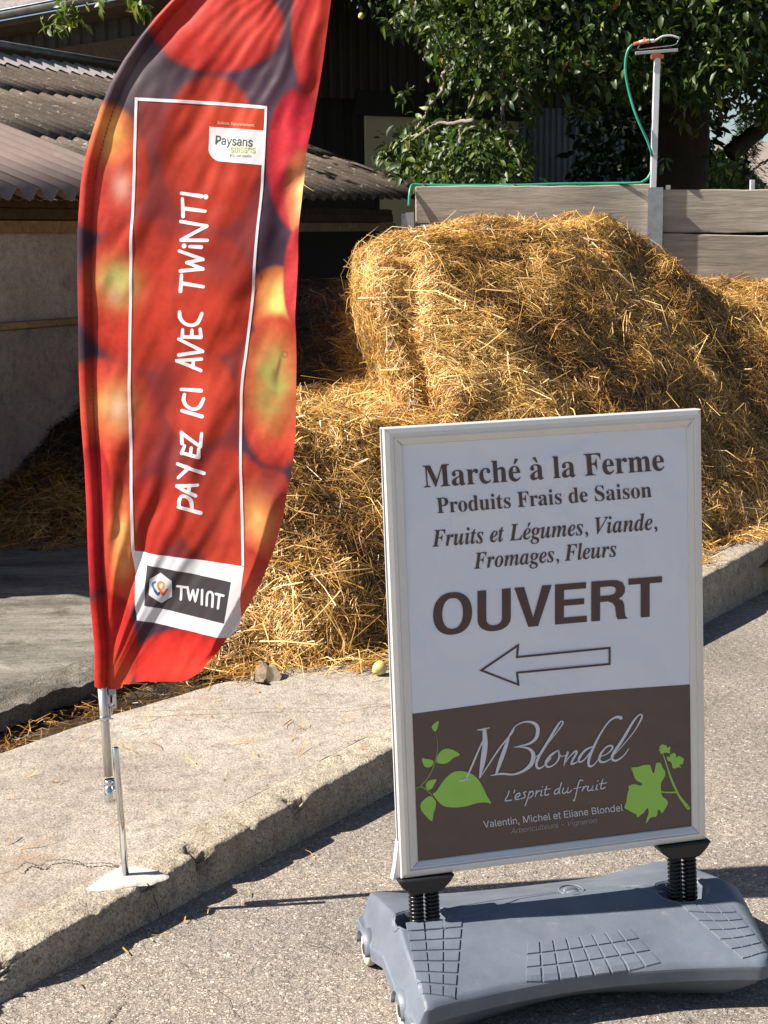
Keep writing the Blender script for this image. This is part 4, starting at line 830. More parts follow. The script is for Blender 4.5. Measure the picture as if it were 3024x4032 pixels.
def add_ribbon(b, pts, wd, fn, n=5, cap=True):
    L, R_ = ribbon(pts, wd, n); m_ = len(L); nc = 4 if STEP else 1; V = [fn(*(p*(1-c/nc)+q*c/nc)) for c in range(nc+1) for p, q in zip(L, R_)]; b.add(V, [(c*m_+i, (c+1)*m_+i, (c+1)*m_+i+1, c*m_+i+1) for c in range(nc) for i in range(m_-1)])
    if cap:
        for e, k in ((0, 0), (m_-1, m_-1)):
            c = (L[k]+R_[k])/2; r_ = np.linalg.norm(L[k]-R_[k])/2
            if r_ > .2:
                V = [fn(*c)]+[fn(c[0]+r_*math.cos(a), c[1]+r_*math.sin(a)) for a in np.linspace(0, 2*math.pi, 13)[:-1]]; b.add(V, [(0, 1+i, 1+(i+1) % 12) for i in range(12)])
def add_poly(b, pts, fn):
    P = [Vector((float(p[0]), float(p[1]), 0)) for p in pts]; T = tessellate_polygon([P]); b.add([fn(p[0], p[1]) for p in P], [tuple(t) for t in T])
def add_patch(b, c, fn, nu=16, nv=12, rnd=None):
    """bilinear quad patch c = [tl, tr, br, bl]"""
    c = [np.array(p, float) for p in c]
    f = lambda u, v: fn(*((c[0]*(1-u)+c[1]*u)*(1-v)+(c[3]*(1-u)+c[2]*u)*v))
    if STEP: nu = max(nu, int(np.linalg.norm(c[1]-c[0])/STEP)); nv = max(4, int(np.linalg.norm(c[3]-c[0])/STEP))
    b.grid(f, nu, nv)
DFP = bpy.utils.resource_path('LOCAL')+'/datafiles/fonts/Inter.woff2'
try: INTER = bpy.data.fonts.load(DFP)
except Exception: INTER = None
def serif(s, style='b'):
    base = {'b': (0x1D400, 0x1D41A), 'bi': (0x1D468, 0x1D482)}[style]; out = ''
    for ch in s:
        if 'A' <= ch <= 'Z': out += chr(base[0]+ord(ch)-65)
        elif 'a' <= ch <= 'z': out += chr(base[1]+ord(ch)-97)
        else: out += ch
    return out
def glyphs(s, font=None, bold=0.0, shear=0.0):
    c = bpy.data.curves.new('t', 'FONT'); c.body = s; c.resolution_u = 4
    if font: c.font = font
    c.offset = bold; c.shear = shear
    o = bpy.data.objects.new('t', c); COL.objects.link(o); bpy.context.view_layer.update()
    me = bpy.data.meshes.new_from_object(o.evaluated_get(bpy.context.evaluated_depsgraph_get())); V = np.array([v.co[:] for v in me.vertices]).reshape(-1, 3)[:, :2]; F = [tuple(p.vertices) for p in me.polygons]
    bpy.data.objects.remove(o); bpy.data.curves.remove(c); bpy.data.meshes.remove(me); return V, F
ACC = {'é': ('e', 1), 'à': ('a', -1)}
def text_line(b, s, style, p0, p1, cap, fn, font=None, bold=0, shear=0, fine=0):
    """text from p0 to p1 along the baseline (2D), cap height given; fn maps 2D to 3D; y runs down"""
    if style in ('b', 'bi'):
        parts = []; x = 0.0; Vs = []; Fs = []; off = 0
        plain = ''.join(ACC.get(ch, (ch,))[0] for ch in s); V, F = glyphs(serif(plain, style))
        capH = glyphs(serif('H', style))[0][:, 1].max(); Vs.append(V); Fs += F; off = len(V)
        for i, ch in enumerate(s):
            if ch in ACC:
                pre = glyphs(serif(plain[:i]+'l' if False else plain[:i+1], style))[0][:, 0].max(); wch = glyphs(serif(ACC[ch][0], style))[0]; cx = pre-(wch[:, 0].max()-wch[:, 0].min())*.45; top = wch[:, 1].max(); sgn = ACC[ch][1]; sl = .07 if style == 'bi' else 0
                q = np.array([(cx-.03*sgn+sl, top+.055), (cx+.02*sgn+sl, top+.05), (cx+.14*sgn+sl, top+.205), (cx+.03*sgn+sl, top+.225)]); Vs.append(q); Fs.append(tuple(k+off for k in ((0, 1, 2, 3) if sgn > 0 else (3, 2, 1, 0)))); off += 4
        V = np.concatenate(Vs); F = Fs
    else:
        V, F = glyphs(s, font, bold, shear); capH = glyphs('H', font, bold)[0][:, 1].max()
    if fine:
        bm = bmesh.new(); vs = [bm.verts.new((v[0], v[1], 0)) for v in V]
        for f in F:
            try: bm.faces.new([vs[k] for k in f])
            except ValueError: pass
        bmesh.ops.triangulate(bm, faces=bm.faces[:])
        for _ in range(3):
            le = [e for e in bm.edges if e.calc_length() > fine]
            if not le: break
            bmesh.ops.subdivide_edges(bm, edges=le, cuts=1); bmesh.ops.triangulate(bm, faces=[f for f in bm.faces if len(f.verts) > 3])
        bm.verts.index_update(); V = np.array([v.co[:2] for v in bm.verts]); F = [tuple(v.index for v in f.verts) for f in bm.faces]; bm.free()
    x0, x1 = V[:, 0].min(), V[:, 0].max(); p0 = np.array(p0, float); p1 = np.array(p1, float); d = (p1-p0)/(x1-x0); up = np.array([p1[1]-p0[1], -(p1[0]-p0[0])]); up = up/np.linalg.norm(up)*cap/capH
    b.add([fn(*(p0+d*(v[0]-x0)+up*v[1])) for v in V], F)

def words(b, m, parent):
    """split a printed line into its separate glyph pieces, one object each"""
    par = list(range(len(b.v)))
    def fd(i):
        while par[i] != i: par[i] = par[par[i]]; i = par[i]
        return i
    for f in b.f:
        for k in f[1:]: par[fd(k)] = fd(f[0])
    gr = {}
    for f in b.f: gr.setdefault(fd(f[0]), []).append(f)
    for fs in gr.values():
        ix = sorted({k for f in fs for k in f}); mp = {k: i for i, k in enumerate(ix)}; q = MB(); q.v = [b.v[k] for k in ix]; q.f = [tuple(mp[k] for k in f) for f in fs]; q.build('letter', m, parent)

# ------------------------------------------------------------ feather flag
# the cloth lies in this upright plane; D-units below are the layout units of its print (1 unit = about 1 mm)
FE = np.array([.955, -.297, 0]); FN = np.array([-.297, -.955, 0]); FP = np.array([-.61, 3.411, 1.0])
KX = IW/1659.0
def fl_raw(x, y): return on_plane(x*KX, y*KX, FP, FN)
LE = [(-175, 735), (-150, 640), (-110, 520), (-60, 440), (0, 372), (40, 335), (80, 303), (130, 268), (180, 240), (235, 217), (290, 199), (345, 184), (400, 175), (500, 168), (600, 168), (700, 170), (800, 171), (900, 175), (1000, 183), (1100, 188), (1200, 191), (1300, 196), (1400, 205), (1480, 205)]
RE = [(-175, 740), (-100, 728), (0, 714), (60, 706), (110, 699), (180, 689), (260, 675), (340, 661), (400, 654), (470, 648), (520, 644), (600, 641), (700, 639), (800, 638), (900, 638), (960, 636), (1000, 633), (1050, 622), (1100, 608), (1150, 594), (1200, 580), (1260, 556), (1310, 530), (1350, 506), (1385, 484), (1410, 470), (1430, 450), (1450, 436), (1466, 420), (1476, 402), (1480, 390)]
xl = lambda y: np.interp(y, [p[0] for p in LE], [p[1] for p in LE]); xr = lambda y: np.interp(y, [p[0] for p in RE], [p[1] for p in RE])
def fold(x, y):
    """cloth relief in metres towards the viewer"""
    L = xl(y); R_ = xr(y); u = (x-L)/np.maximum(R_-L, 1)
    th = np.degrees(np.arctan2(x-742, y+215)); top = smooth01((900-y)/650)
    nz = vnoise(x, y, .006, 3)
    rr = np.clip(np.hypot(x-742, y+215)/700, .35, 1.3); w1 = (np.sin(np.radians(th*15+300*nz+40))*.0070+np.sin(np.radians(th*43+420*nz+10))*.0034*(.55+vnoise(x, y, .004, 2)*1.6)+np.sin(np.radians(th*97+600*nz))*.0013*(.5+2*vnoise(x+50, y, .005, 2)))*rr
    w1 = w1*top*(.35+.65*u)
    ph = np.degrees(np.arctan2(x-205, 1530-y)); bot = smooth01((y-700)/450)
    w2 = (np.sin(np.radians(ph*15+120*nz+30))*.013+np.sin(np.radians(ph*37+300*nz))*.0052+np.sin(np.radians(ph*83+300*nz))*.0016)*np.exp(-(ph/26.0)**2)+.006*np.sin(np.radians(ph*5+60))
    w2 = w2*bot
    mid = np.sin((x+.28*y)*.021+nz*5)*.0055*smooth01((y-350)/300)*smooth01((1250-y)/300)
    small = vnoise(x+.4*y, y*.3, .013, 3)*.010
    sleeve_r = 13.0; d = (x-(L+sleeve_r))/sleeve_r; sl_ = np.where(np.abs(d) < 1, np.sqrt(np.clip(1-d*d, 0, 1))*.013, 0)
    seam = -.003*np.exp(-((x-(L+29))/3.2)**2)
    edge = smooth01((x-L-26)/40)
    curl = -.022*smooth01((u-.93)/.07)*smooth01((y-1050)/80)*smooth01((1450-y)/120)
    return (w1+w2+mid+small)*edge+sl_+seam+curl
def fl(x, y, off=0.0):
    p = fl_raw(x, y); return p+FN*(float(fold(x, y))+off)
APPLES = [  # cx, cy, rx, ry, edge colour, core colour, core offset (x,y), core size
    (470, 55, 140, 100, (.50, .028, .02), (.62, .07, .05), (30, -10), .8),
    (455, 330, 108, 168, (.42, .03, .014), (.56, .06, .03), (-10, -60), .8),
    (228, 365, 92, 140, (.52, .045, .03), (.82, .42, .11), (15, -75), .62),
    (325, 635, 150, 165, (.50, .035, .018), (.58, .62, .20), (-68, -25), .42),
    (225, 915, 118, 142, (.50, .04, .022), (.86, .48, .16), (28, -35), .55),
    (640, 345, 62, 150, (.55, .02, .04), (.65, .10, .10), (0, 60), .8),
    (655, 420, 42, 95, (.66, .12, .06), (.92, .72, .30), (5, 5), .95),
    (595, 655, 62, 80, (.56, .10, .04), (.88, .62, .17), (6, -10), .9),
    (595, 845, 80, 165, (.58, .045, .03), (.42, .48, .13), (-8, -20), .82),
    (460, 640, 90, 130, (.44, .03, .014), (.52, .045, .02), (0, 0), .7),
    (430, 860, 80, 100, (.50, .05, .025), (.60, .07, .04), (0, 0), .7),
    (480, 1090, 105, 120, (.55, .05, .03), (.64, .09, .05), (10, 10), .8),
    (330, 1110, 70, 85, (.38, .012, .01), (.45, .02, .012), (0, 0), .7),
    (205, 1120, 45, 160, (.40, .010, .018), (.55, .03, .03), (0, -60), .7),
    (262, 1190, 42, 150, (.50, .03, .02), (.80, .42, .13), (4, -20), .8),
    (575, 1130, 70, 120, (.56, .06, .035), (.82, .40, .13), (-20, -10), .7),
    (500, 1290, 80, 120, (.56, .06, .035), (.66, .12, .06), (20, 10), .8),
    (395, 1440, 112, 80, (.60, .022, .018), (.66, .05, .035), (10, 5), .9),
    (235, 1400, 60, 120, (.45, .015, .012), (.60, .08, .03), (20, 70), .7),
    (690, 60, 60, 170, (.42, .02, .02), (.55, .05, .03), (0, 0), .8),
    (650, 600, 40, 110, (.56, .04, .05), (.6, .06, .06), (0, 0), .8)]
def print_col(x, y):
    base = np.array([.052, .026, .050]); sh = x.shape; C = np.ones(sh+(3,))*base
    C *= (1+1.1*np.clip(vnoise(x, y, .012, 3), -.4, .6))[..., None]
    C += (np.exp(-(((x-300)/60)**2+((y-180)/70)**2))*.09)[..., None]
    nz = vnoise(x, y, .03, 4); nf = vnoise(x+9, y, .13, 3)
    for cx, cy, rx, ry, ce, cc, of, cs in APPLES:
        d = np.sqrt(((x-cx)/rx)**2+((y-cy)/ry)**2); a = 1-smooth01((d-.93)/.16)
        dc = np.sqrt(((x-cx-of[0])/(rx*cs))**2+((y-cy-of[1])/(ry*cs))**2); k = np.exp(-dc*dc*2.6)*(1+1.1*nz)
        streak = 1+.35*nf
        col = np.array(ce)*(streak*(1.05-.35*np.clip(d, 0, 1)**4))[..., None]*(1-k[..., None])+np.array(cc)*k[..., None]
        C = C*(1-a[..., None])+col*a[..., None]
    for cx, cy, r_, s in ((262, 402, 20, .45), (258, 880, 18, .5), (250, 640, 16, .2)):   # pale highlights printed on the apple skins
        k = np.exp(-(((x-cx)/r_)**2+((y-cy)/(r_*1.5))**2))*s; C = C*(1-k[..., None])+np.array([.95, .75, .62])*k[..., None]
    for cx, cy, rx, ry, s in ((325, 255, 42, 60, .75), (352, 455, 34, 55, .7), (475, 575, 60, 48, .75), (352, 840, 40, 60, .85), (332, 985, 45, 70, .75), (440, 1015, 40, 60, .6), (405, 500, 60, 30, .5), (585, 1050, 34, 60, .5)):
        k = np.exp(-(((x-cx)/rx)**2+((y-cy)/ry)**2)**1.3)*s; C = C*(1-k[..., None])+np.array([.045, .012, .03])*k[..., None]
    # pear-like stem hollow of the green apple
    k = np.exp(-(((x-593)/9)**2+((y-818)/24)**2))*.7; C = C*(1-k[..., None])+np.array([.13, .09, .03])*k[..., None]
    k = np.exp(-(((x-600-(y-790)*-.2)/4)**2+((y-790)/26)**2))*.8; C = C*(1-k[..., None])+np.array([.14, .06, .02])*k[..., None]
    ring = np.exp(-((np.sqrt((x-613)**2+(y-766)**2)-6)/2.0)**2)*.6; C = C*(1-ring[..., None])+np.array([.16, .07, .03])*ring[..., None]
    C = C*np.array([.97, .90, .86])
    # tinted panel inside the white outline
    fxl = np.interp(y, [212, 450, 700, 1000, 1192], [296, 287, 280, 282, 286]); fxr = np.interp(y, [231, 350, 620, 850, 1000, 1220], [577, 571, 545, 522, 519, 524]); fty = 212+(x-295)*.067; fby = 1191+(x-286)*.142
    ins = (x > fxl) & (x < fxr) & (y > fty) & (y < fby)
    tint = np.array([.44, .036, .014]); Ci = C*.52+tint*.40; Ci = np.minimum(Ci, C*1.0+.25); return np.where(ins[..., None], Ci, C)
flag = thing('flag_banner', 'red feather banner printed with apples on a thin metal pole', 'flag banner', on_z(495, 3445, .096))
NX, NY = 190, 560; ys = np.linspace(-175, 1480, NY); uu = np.linspace(0, 1, NX); uu = uu**1.0
Y2 = np.repeat(ys[:, None], NX, 1); X2 = xl(Y2)+(xr(Y2)-xl(Y2))*uu[None]
Y2w = Y2+np.where(Y2 > 1440, (Y2-1440)/40.*(-8*smooth01((X2-260)/60)+5*np.sin((X2-205)*.055)*(X2 < 262)+7*(X2 < 262)*smooth01((X2-232)/15)), 0)
d = Fv[None, None]+Rv[None, None]*((X2*KX-IW/2)/FPX)[..., None]-Uv[None, None]*((Y2w*KX-IH/2)/FPX)[..., None]
tt = np.dot(FP-CAM, FN)/(d@FN); P = CAM+d*tt[..., None]+FN[None, None]*fold(X2, Y2)[..., None]
idx = np.arange(NX*NY).reshape(NY, NX); T = np.stack([idx[:-1, :-1], idx[1:, :-1], idx[1:, 1:], idx[:-1, 1:]], -1).reshape(-1, 4)
cloth = fast_obj('flag_cloth', P.reshape(-1, 3), T, M['flag'], flag, smooth=True, attr={'print': np.clip(print_col(X2, Y2), 0, 1).reshape(-1, 3)})
# rear half of the pole sleeve
LEc = cr([(x, y) for y, x in LE], 3); b = MB(); V = []
for (x, y) in LEc:
    for k in range(7): a = math.pi*k/6; p = fl_raw(x+13-13*math.cos(a), y); V.append(p-FN*.013*math.sin(a)*.9)
b.add(V, [(i*7+k, i*7+k+1, (i+1)*7+k+1, (i+1)*7+k) for i in range(len(LEc)-1) for k in range(6)]); b.build('pole_sleeve', fabric('cloth_sleeve', (.4, .05, .04)), flag, True)
fo = lambda o_: (lambda x, y: fl(x, y, o_))
def fpart(name, m, o_=.0003):
    b = MB(); return b, (lambda: b.build(name, M[m], cloth, True)), fo(o_)
# white outline
b, bd, f = fpart('printed_outline', 'f_white', .001)
add_ribbon(b, [(292.5, 214), (360, 217.5), (430, 221), (500, 226), (578, 233)], 7, f, 10, False); add_ribbon(b, [(295.5, 212), (292, 330), (287, 450), (282, 580), (280.5, 700), (281, 850), (283, 1000), (286, 1100), (288, 1192)], 6, f, 14, False)
add_ribbon(b, [(576.5, 231), (571, 350), (559, 480), (546, 620), (533, 740), (523, 850), (519, 930), (518.5, 1000), (520, 1100), (524, 1223)], 5.5, f, 12, False); bd()
b, bd, f = fpart('printed_box', 'f_white', .0003); add_patch(b, [(285, 1190), (526, 1224), (511, 1350), (296, 1340)], f, 34, 20); add_patch(b, [(296, 1339.8), (511, 1349.8), (503, 1366), (487, 1381)], f, 26, 8); bd()
b = MB(); f = fo(.0006)
def rbox(c, r, f, b, n=26):
    c = [np.array(p, float) for p in c]; add_patch(b, c, f, n, 12)
rbox([(318, 1220), (498, 1258), (484, 1347), (312, 1308)], 4, f, b); b.build('printed_dark_box', M['f_dark'], cloth, True)
b = MB(); f = fo(.0009); V = []; hexa = [(341, 1237), (358, 1247), (363, 1254)]
lg = lambda x, y: (540/KX+x/3.95/KX*1.0, (2200+y/3.95)/KX)      # positions inside the logo
hx = [lg(370, 215), lg(538, 345), lg(525, 598), lg(370, 695), lg(182, 560), lg(208, 312)]; cx_ = np.mean(hx, 0); V = [f(*cx_)]
for k in (.125, .25, .375, .5, .625, .75, .875, 1.0):
    for i in range(6):
        for j in range(4): p = np.array(hx[i])*(1-j/4)+np.array(hx[(i+1) % 6])*(j/4); V.append(f(*(cx_+(p-cx_)*k)))
b.add(V, [(0, 1+i, 1+(i+1) % 24) for i in range(24)]+[(24*q+1+i, 24*q+25+i, 24*q+25+(i+1) % 24, 24*q+1+(i+1) % 24) for q in range(7) for i in range(24)]); b.build('printed_hexagon', M['f_white'], cloth, True)
def stroke_part(name, m, sets, off=.0012, scale=None):
    b = MB(); f = fo(off)
    for pts, wd, n in sets: add_ribbon(b, [scale(*p) for p in pts] if scale else pts, wd, f, n, True)
    return b.build(name, M[m], cloth, True)
s_ = 3.95*KX
stroke_part('printed_mark', 'f_blue', [([(285, 362), (255, 375), (245, 410), (262, 455), (290, 510)], 34/s_, 5)], .0012, lg)
stroke_part('printed_mark', 'f_navy', [([(285, 500), (325, 562), (348, 525)], 32/s_, 1)], .0014, lg)
stroke_part('printed_mark', 'f_amber', [([(340, 462), (325, 410), (340, 372), (375, 360), (410, 375), (418, 410), (400, 450), (375, 480)], 30/s_, 5)], .0012, lg)
stroke_part('printed_mark', 'f_coral', [([(345, 465), (405, 572), (465, 478)], 30/s_, 1), ([(405, 572), (380, 500)], 20/s_, 1)], .0014, lg)
wd = 38/s_
for nm, st in (('T', [([(612, 432), (736, 452)], wd, 1), ([(674, 442), (664, 640)], wd, 1)]), ('W', [([(768, 450), (810, 655), (860, 490)], wd*.95, 1), ([(860, 490), (896, 675), (938, 485)], wd*.95, 1)]), ('I', [([(1004, 490), (1000, 712)], wd, 1)]),
               ('N', [([(1075, 728), (1082, 580), (1100, 530), (1130, 520), (1160, 540), (1172, 590), (1168, 748)], wd, 4)]), ('T', [([(1218, 548), (1342, 575)], wd, 1), ([(1280, 562), (1258, 772)], wd, 1)])):
    stroke_part('letter', 'f_white', [(p_, w_, n_) for p_, w_, n_ in st], .0012, lg).name = 'letter'
# farmers' emblem
pg = lambda x, y: ((800+x/5.925)/KX, (380+y/5.925)/KX); sp2 = 5.925*KX
b = MB(); add_patch(b, [pg(150, 188), pg(1450, 285), pg(1405, 805), pg(130, 700)], fo(.0003), 44, 12); b.build('printed_red_box', M['f_orange'], cloth, True)
b = MB(); f = fo(.0006); c = [pg(130, 700), pg(1490, 805), pg(1440, 1608), pg(110, 1490)]; c = [np.array(p) for p in c]
def rc(u, v):
    # round the lower left corner
    ru, rv = .22, .36; uu_, vv_ = u, v
    if u < ru and v > 1-rv:
        a, e = (ru-u)/ru, (v-1+rv)/rv; mx_ = max(a, e); l = math.hypot(a, e)
        if l > 0: a, e = a*mx_/l, e*mx_/l
        uu_, vv_ = ru-a*ru, 1-rv+e*rv
    return f(*((c[0]*(1-uu_)+c[1]*uu_)*(1-vv_)+(c[3]*(1-uu_)+c[2]*uu_)*vv_))
b.grid(rc, 52, 34); b.build('printed_emblem_box', M['f_white'], cloth, True)
for s, p0, p1, cap, mm, bold in (('Suisse. Naturellement.', pg(318, 636), pg(1235, 712), 66/sp2, 'f_peach', 0), ('Paysans', pg(265, 1108), pg(1170, 1172), 205/sp2, 'f_green', .010), ('suisses', pg(640, 1308), pg(1240, 1322), 170/sp2, 'f_lime', .010), ("D'ici, avec passion.", pg(635, 1405), pg(1160, 1422), 62/sp2, 'f_ink', 0)):
    b = MB(); text_line(b, s, 'n', p0, p1, cap, fo(.0011), INTER, bold, fine=.09); words(b, M[mm], cloth)
# hand written slogan, each letter its own piece
hw = lambda x, y: ((640+x/1.5808)/KX, (700+y/1.5808)/KX)
LET = [('P', [[(240, 2086), (105, 2046)], [(112, 2046), (110, 2010), (128, 1980), (160, 1985), (182, 2010), (188, 2055)]]), ('A', [[(210, 1978), (90, 1918), (222, 1912)], [(170, 1955), (176, 1912)]]), ('Y', [[(258, 1840), (170, 1805), (100, 1866)], [(170, 1805), (95, 1780)]]),
       ('E', [[(228, 1738), (122, 1710)], [(228, 1738), (232, 1684)], [(178, 1722), (184, 1680)], [(124, 1712), (142, 1668)]]), ('Z', [[(125, 1652), (118, 1584)], [(118, 1586), (242, 1672), (250, 1590)]]), ('I', [[(250, 1485), (118, 1450)]]), ('C', [[(132, 1350), (128, 1385), (148, 1420), (190, 1440), (232, 1425), (258, 1375)]]),
       ('I', [[(240, 1325), (112, 1318)]]), ('A', [[(238, 1200), (85, 1140), (248, 1128)], [(186, 1180), (190, 1132)]]), ('V', [[(98, 1104), (255, 1080), (100, 1004)]]), ('E', [[(245, 992), (122, 990)], [(245, 992), (240, 942)], [(186, 990), (188, 948)], [(124, 990), (128, 945)]]), ('C', [[(108, 835), (112, 870), (140, 905), (185, 918), (225, 900), (250, 845)]]),
       ('T', [[(112, 706), (116, 606)], [(114, 656), (258, 678)]]), ('W', [[(108, 580), (252, 568), (150, 528)], [(150, 528), (252, 508), (100, 455)]]), ('i', [[(244, 432), (170, 428)], [(134, 424), (133, 425)]]), ('N', [[(284, 390), (112, 388), (278, 300), (108, 272)]]), ('T', [[(122, 240), (118, 130)], [(120, 190), (265, 208)]]), ('!', [[(240, 115), (112, 96)], [(268, 118), (269, 119)]])]
for ch, strokes in LET:
    b = MB(); f = fo(.0004)
    for s in strokes:
        curved = ch in 'PC' and len(s) > 3
        wd = [15/1.5808/KX*1.5*(1+.12*math.sin(i*2+len(s))) for i in range(len(s))]
        if ch in '!i' and abs(s[0][1]-s[1][1]) < 2 and abs(s[0][0]-s[1][0]) < 2: wd = [22/1.5808/KX*1.4]*2
        if curved: add_ribbon(b, [hw(*p) for p in s], wd, f, 6)
        else:
            for p_, q_ in zip(s[:-1], s[1:]): add_ribbon(b, [hw(*p_), hw(*q_)], wd[:2], f, 6)
    b.build('letter', M['f_white'], cloth, True)
# stitching along the seam
b = MB()
for y in range(60, 1450, 9): x = float(xl(y))+28; p0, p1 = fl(x, y, .002), fl(x-.4, y+4.5, .002); b.tube([p0, p1], .0007, 4)
b.build('seam_stitches', M['f_ink'], cloth)
# pole, socket, ground spike
def fp_(x, y, Y): return on_y(x, y, Y)
tf = (on_z(495, 3445, .096)); q = fl_raw(214, 1470); Yp = q[1]
polepts = [fl_raw(xl(y)+13, y) for y in (-165, -100, 0, 100, 200, 300, 400, 550, 700, 900, 1100, 1300, 1440)]
a0 = fl_raw(219, 1462); a1 = fl_raw(225.8, 1549); a2 = fl_raw(234, 1676); s0, s1 = fl_raw(237.5, 1684), fl_raw(239, 1733)
MB().tube([*polepts[2:], a0], list(np.linspace(.005, .0095, len(polepts)-2))+[.0098], 10).build('bent_pole', M['alu'], flag, True)
MB().tube([a0, a1, a2], .0105, 16).build('pole_tube', M['alu'], flag, True); MB().tube([a1+(a1-a2)*.03, a1-(a1-a2)*.04], .0122, 16).build('clip_ring', M['chrome'], flag, True)
MB().tube([s0, s0+(s1-s0)*.12, s0+(s1-s0)*.13, s0+(s1-s0)*.26, s0+(s1-s0)*.27, s0+(s1-s0)*.93, s1], [.0125, .0138, .012, .012, .0138, .0138, .011], 20).build('pole_socket', M['chrome'], flag, True)
g0 = on_y(454, 2943, tf[1]-.012); g1 = tf-(np.array([g0[0], g0[1], g0[2]])-tf)*.05
MB().tube([g0, g0+(g1-g0)*.004, g1], [.0070, .0078, .0078], 16).build('ground_spike', M['chrome'], flag, True)
MB().box((s0*.4+s1*.6+fp_(460, 3125, s0[1]-.01))/2, (.011, -.004, 0), (.002, .006, 0), (0, 0, .012)).build('spike_bracket', M['chrome'], flag, bevel=.002)
h = lambda x, y, Y=s0[1]-.004: fp_(380+x/5.53, 2650+y/5.53, Y)
b = MB(); o0 = h(340, 345); o1 = h(350, 480); b.box((o0+o1)/2, (.0085, 0, 0), (0, .0015, 0), (o1-o0)/2); b.box(h(395, 620), (.0042, 0, 0), (0, .002, 0), (0, 0, .0165)); b.box(h(272, 570), (.0025, 0, 0), (0, .002, 0), (0, 0, .011)); b.box(h(330, 700), (.008, 0, 0), (0, .002, 0), (0, 0, .0025)); b.build('strap_buckle', M['p_grey'], flag, bevel=.0008)
MB().tube([h(250, 690), h(255, 800), h(262, 920), h(300, 960), h(330, 900), h(350, 740)], .0011, 6).tube([h(315, 700), h(300, 820), h(292, 960)], .0014, 6).tube([h(330, 700), h(345, 800), h(335, 925)], .0012, 6).build('cord_loop', M['chrome'], flag, True)
MB().tube([h(225, 990), h(280, 985), h(360, 1000)], .0022, 6).build('cord_hook', M['chrome'], flag, True)

# ------------------------------------------------------------ pavement sign
STEP = 0
BLc = np.array([.0255, 2.9835, .2569]); TLc = np.array([.0008, 3.0042, 1.1735]); TRc = np.array([.6518, 3.1633, 1.1881])
A_ = nrm(TRc-TLc); B_ = nrm(TLc-BLc); B_ = nrm(B_-A_*np.dot(A_, B_)); N_ = np.cross(A_, B_)      # N_ points to the camera side
if N_[1] > 0: N_ = -N_
BW, BH = .670, .917
def sp(a, b_, o=0.0): return BLc+A_*a+B_*b_+N_*o
def s_ab(F): # a frame position lying on the poster
    p = on_plane(F[0], F[1], BLc+N_*(-.006), N_)-(BLc+N_*(-.006)); return float(p@A_), float(p@B_)
ps = lambda off: (lambda x, y: (lambda ab: sp(ab[0], ab[1], off+wav(*ab)))(s_ab((x, y))))
def wav(a, b_): return float(.0011*math.sin(9*a+4*b_)+.0009*math.sin(5*b_-14*a+1)+.0028*vnoise(a, b_, 5, 2))
sign = thing('pavement_sign', 'open farm market pavement sign on grey wheeled base', 'pavement sign', (.35, 3.07, 0))
fw, fd = .030, .026
def rail(pa, pb, ina, inb, name='frame_rail'):
    """mitred snap frame profile from corner pa to pb; ina, inb inner corners (a,b)"""
    # cross-section across the width: 0 outer .. 1 inner with relief
    sec = [(-.0, -fd), (0, 0), (.05, .002), (.30, .0035), (.48, .0035), (.55, .0008), (.62, .0012), (.95, -.0035), (1.0, -.0055), (1.0, -.012)]
    b = MB(); V = []
    for e, i in ((pa, ina), (pb, inb)):
        for s, h_ in sec: q = np.array(e)*(1-s)+np.array(i)*s; V.append(sp(q[0], q[1], h_))
    n = len(sec); b.add(V, [(k, k+1, n+k+1, n+k) for k in range(n-1)]); return b.build(name, M['frame'], sign)
c_o = [(0, 0), (BW, 0), (BW, BH), (0, BH)]; c_i = [(.0385, .030), (BW-.0285, .030), (BW-.0285, BH-.036), (.0385, BH-.036)]
for k in range(4): rail(c_o[k], c_o[(k+1) % 4], c_i[k], c_i[(k+1) % 4])
for k in range(4):
    p, q = np.array(c_o[k]), np.array(c_i[k]); b = MB(); t = nrm(q-p); nn = np.array([-t[1], t[0]])*.0004
    V = [sp(*(p+t*.003+nn), .0042), sp(*(p+t*.003-nn), .0042), sp(*(q-nn), .0012-.003), sp(*(q+nn), .0012-.003)]; b.add(V, [(0, 1, 2, 3)]); b.build('mitre_joint', M['p_ink'], sign)
MB().box(sp(BW/2, BH/2, -fd-.003), A_*(BW/2-.001), B_*(BH/2-.001), N_*.003).build('back_panel', M['frame'], sign)
# side grooves of the frame
for k in range(2): MB().box(sp(-.0006, BH/2, -.009-.007*k), A_*.0008, B_*(BH/2-.002), N_*.0006).build('frame_groove', M['steel_dull'], sign)
for (a0, a1, b0, b1) in ((.036, .0385, .030, BH-.036), (BW-.0285, BW-.026, .030, BH-.036), (.036, BW-.026, .0275, .030), (.036, BW-.026, BH-.036, BH-.0335)):
    b = MB(); b.add([sp(a0, b0, -.0117), sp(a1, b0, -.0117), sp(a1, b1, -.0117), sp(a0, b1, -.0117)], [(0, 1, 2, 3)]); b.build('gasket', M['blackp'], sign)
b = MB(); b.grid(lambda u, v: sp(.034+(BW-.058)*u, .026+(BH-.058)*v, -.0080+wav(.034+(BW-.058)*u, .026+(BH-.058)*v)), 44, 60); poster = b.build('poster', M['p_white'], sign, True)
g6 = lambda x, y: (1400+x/1.0216, 1500+y/1.0216); g5 = lambda x, y: (1400+x/1.0215, 2600+y/1.0215); gb = lambda x, y: (1600+x/1.728, 2780+y/1.728); gv = lambda x, y: (2350+x/4.046, 2780+y/4.046)
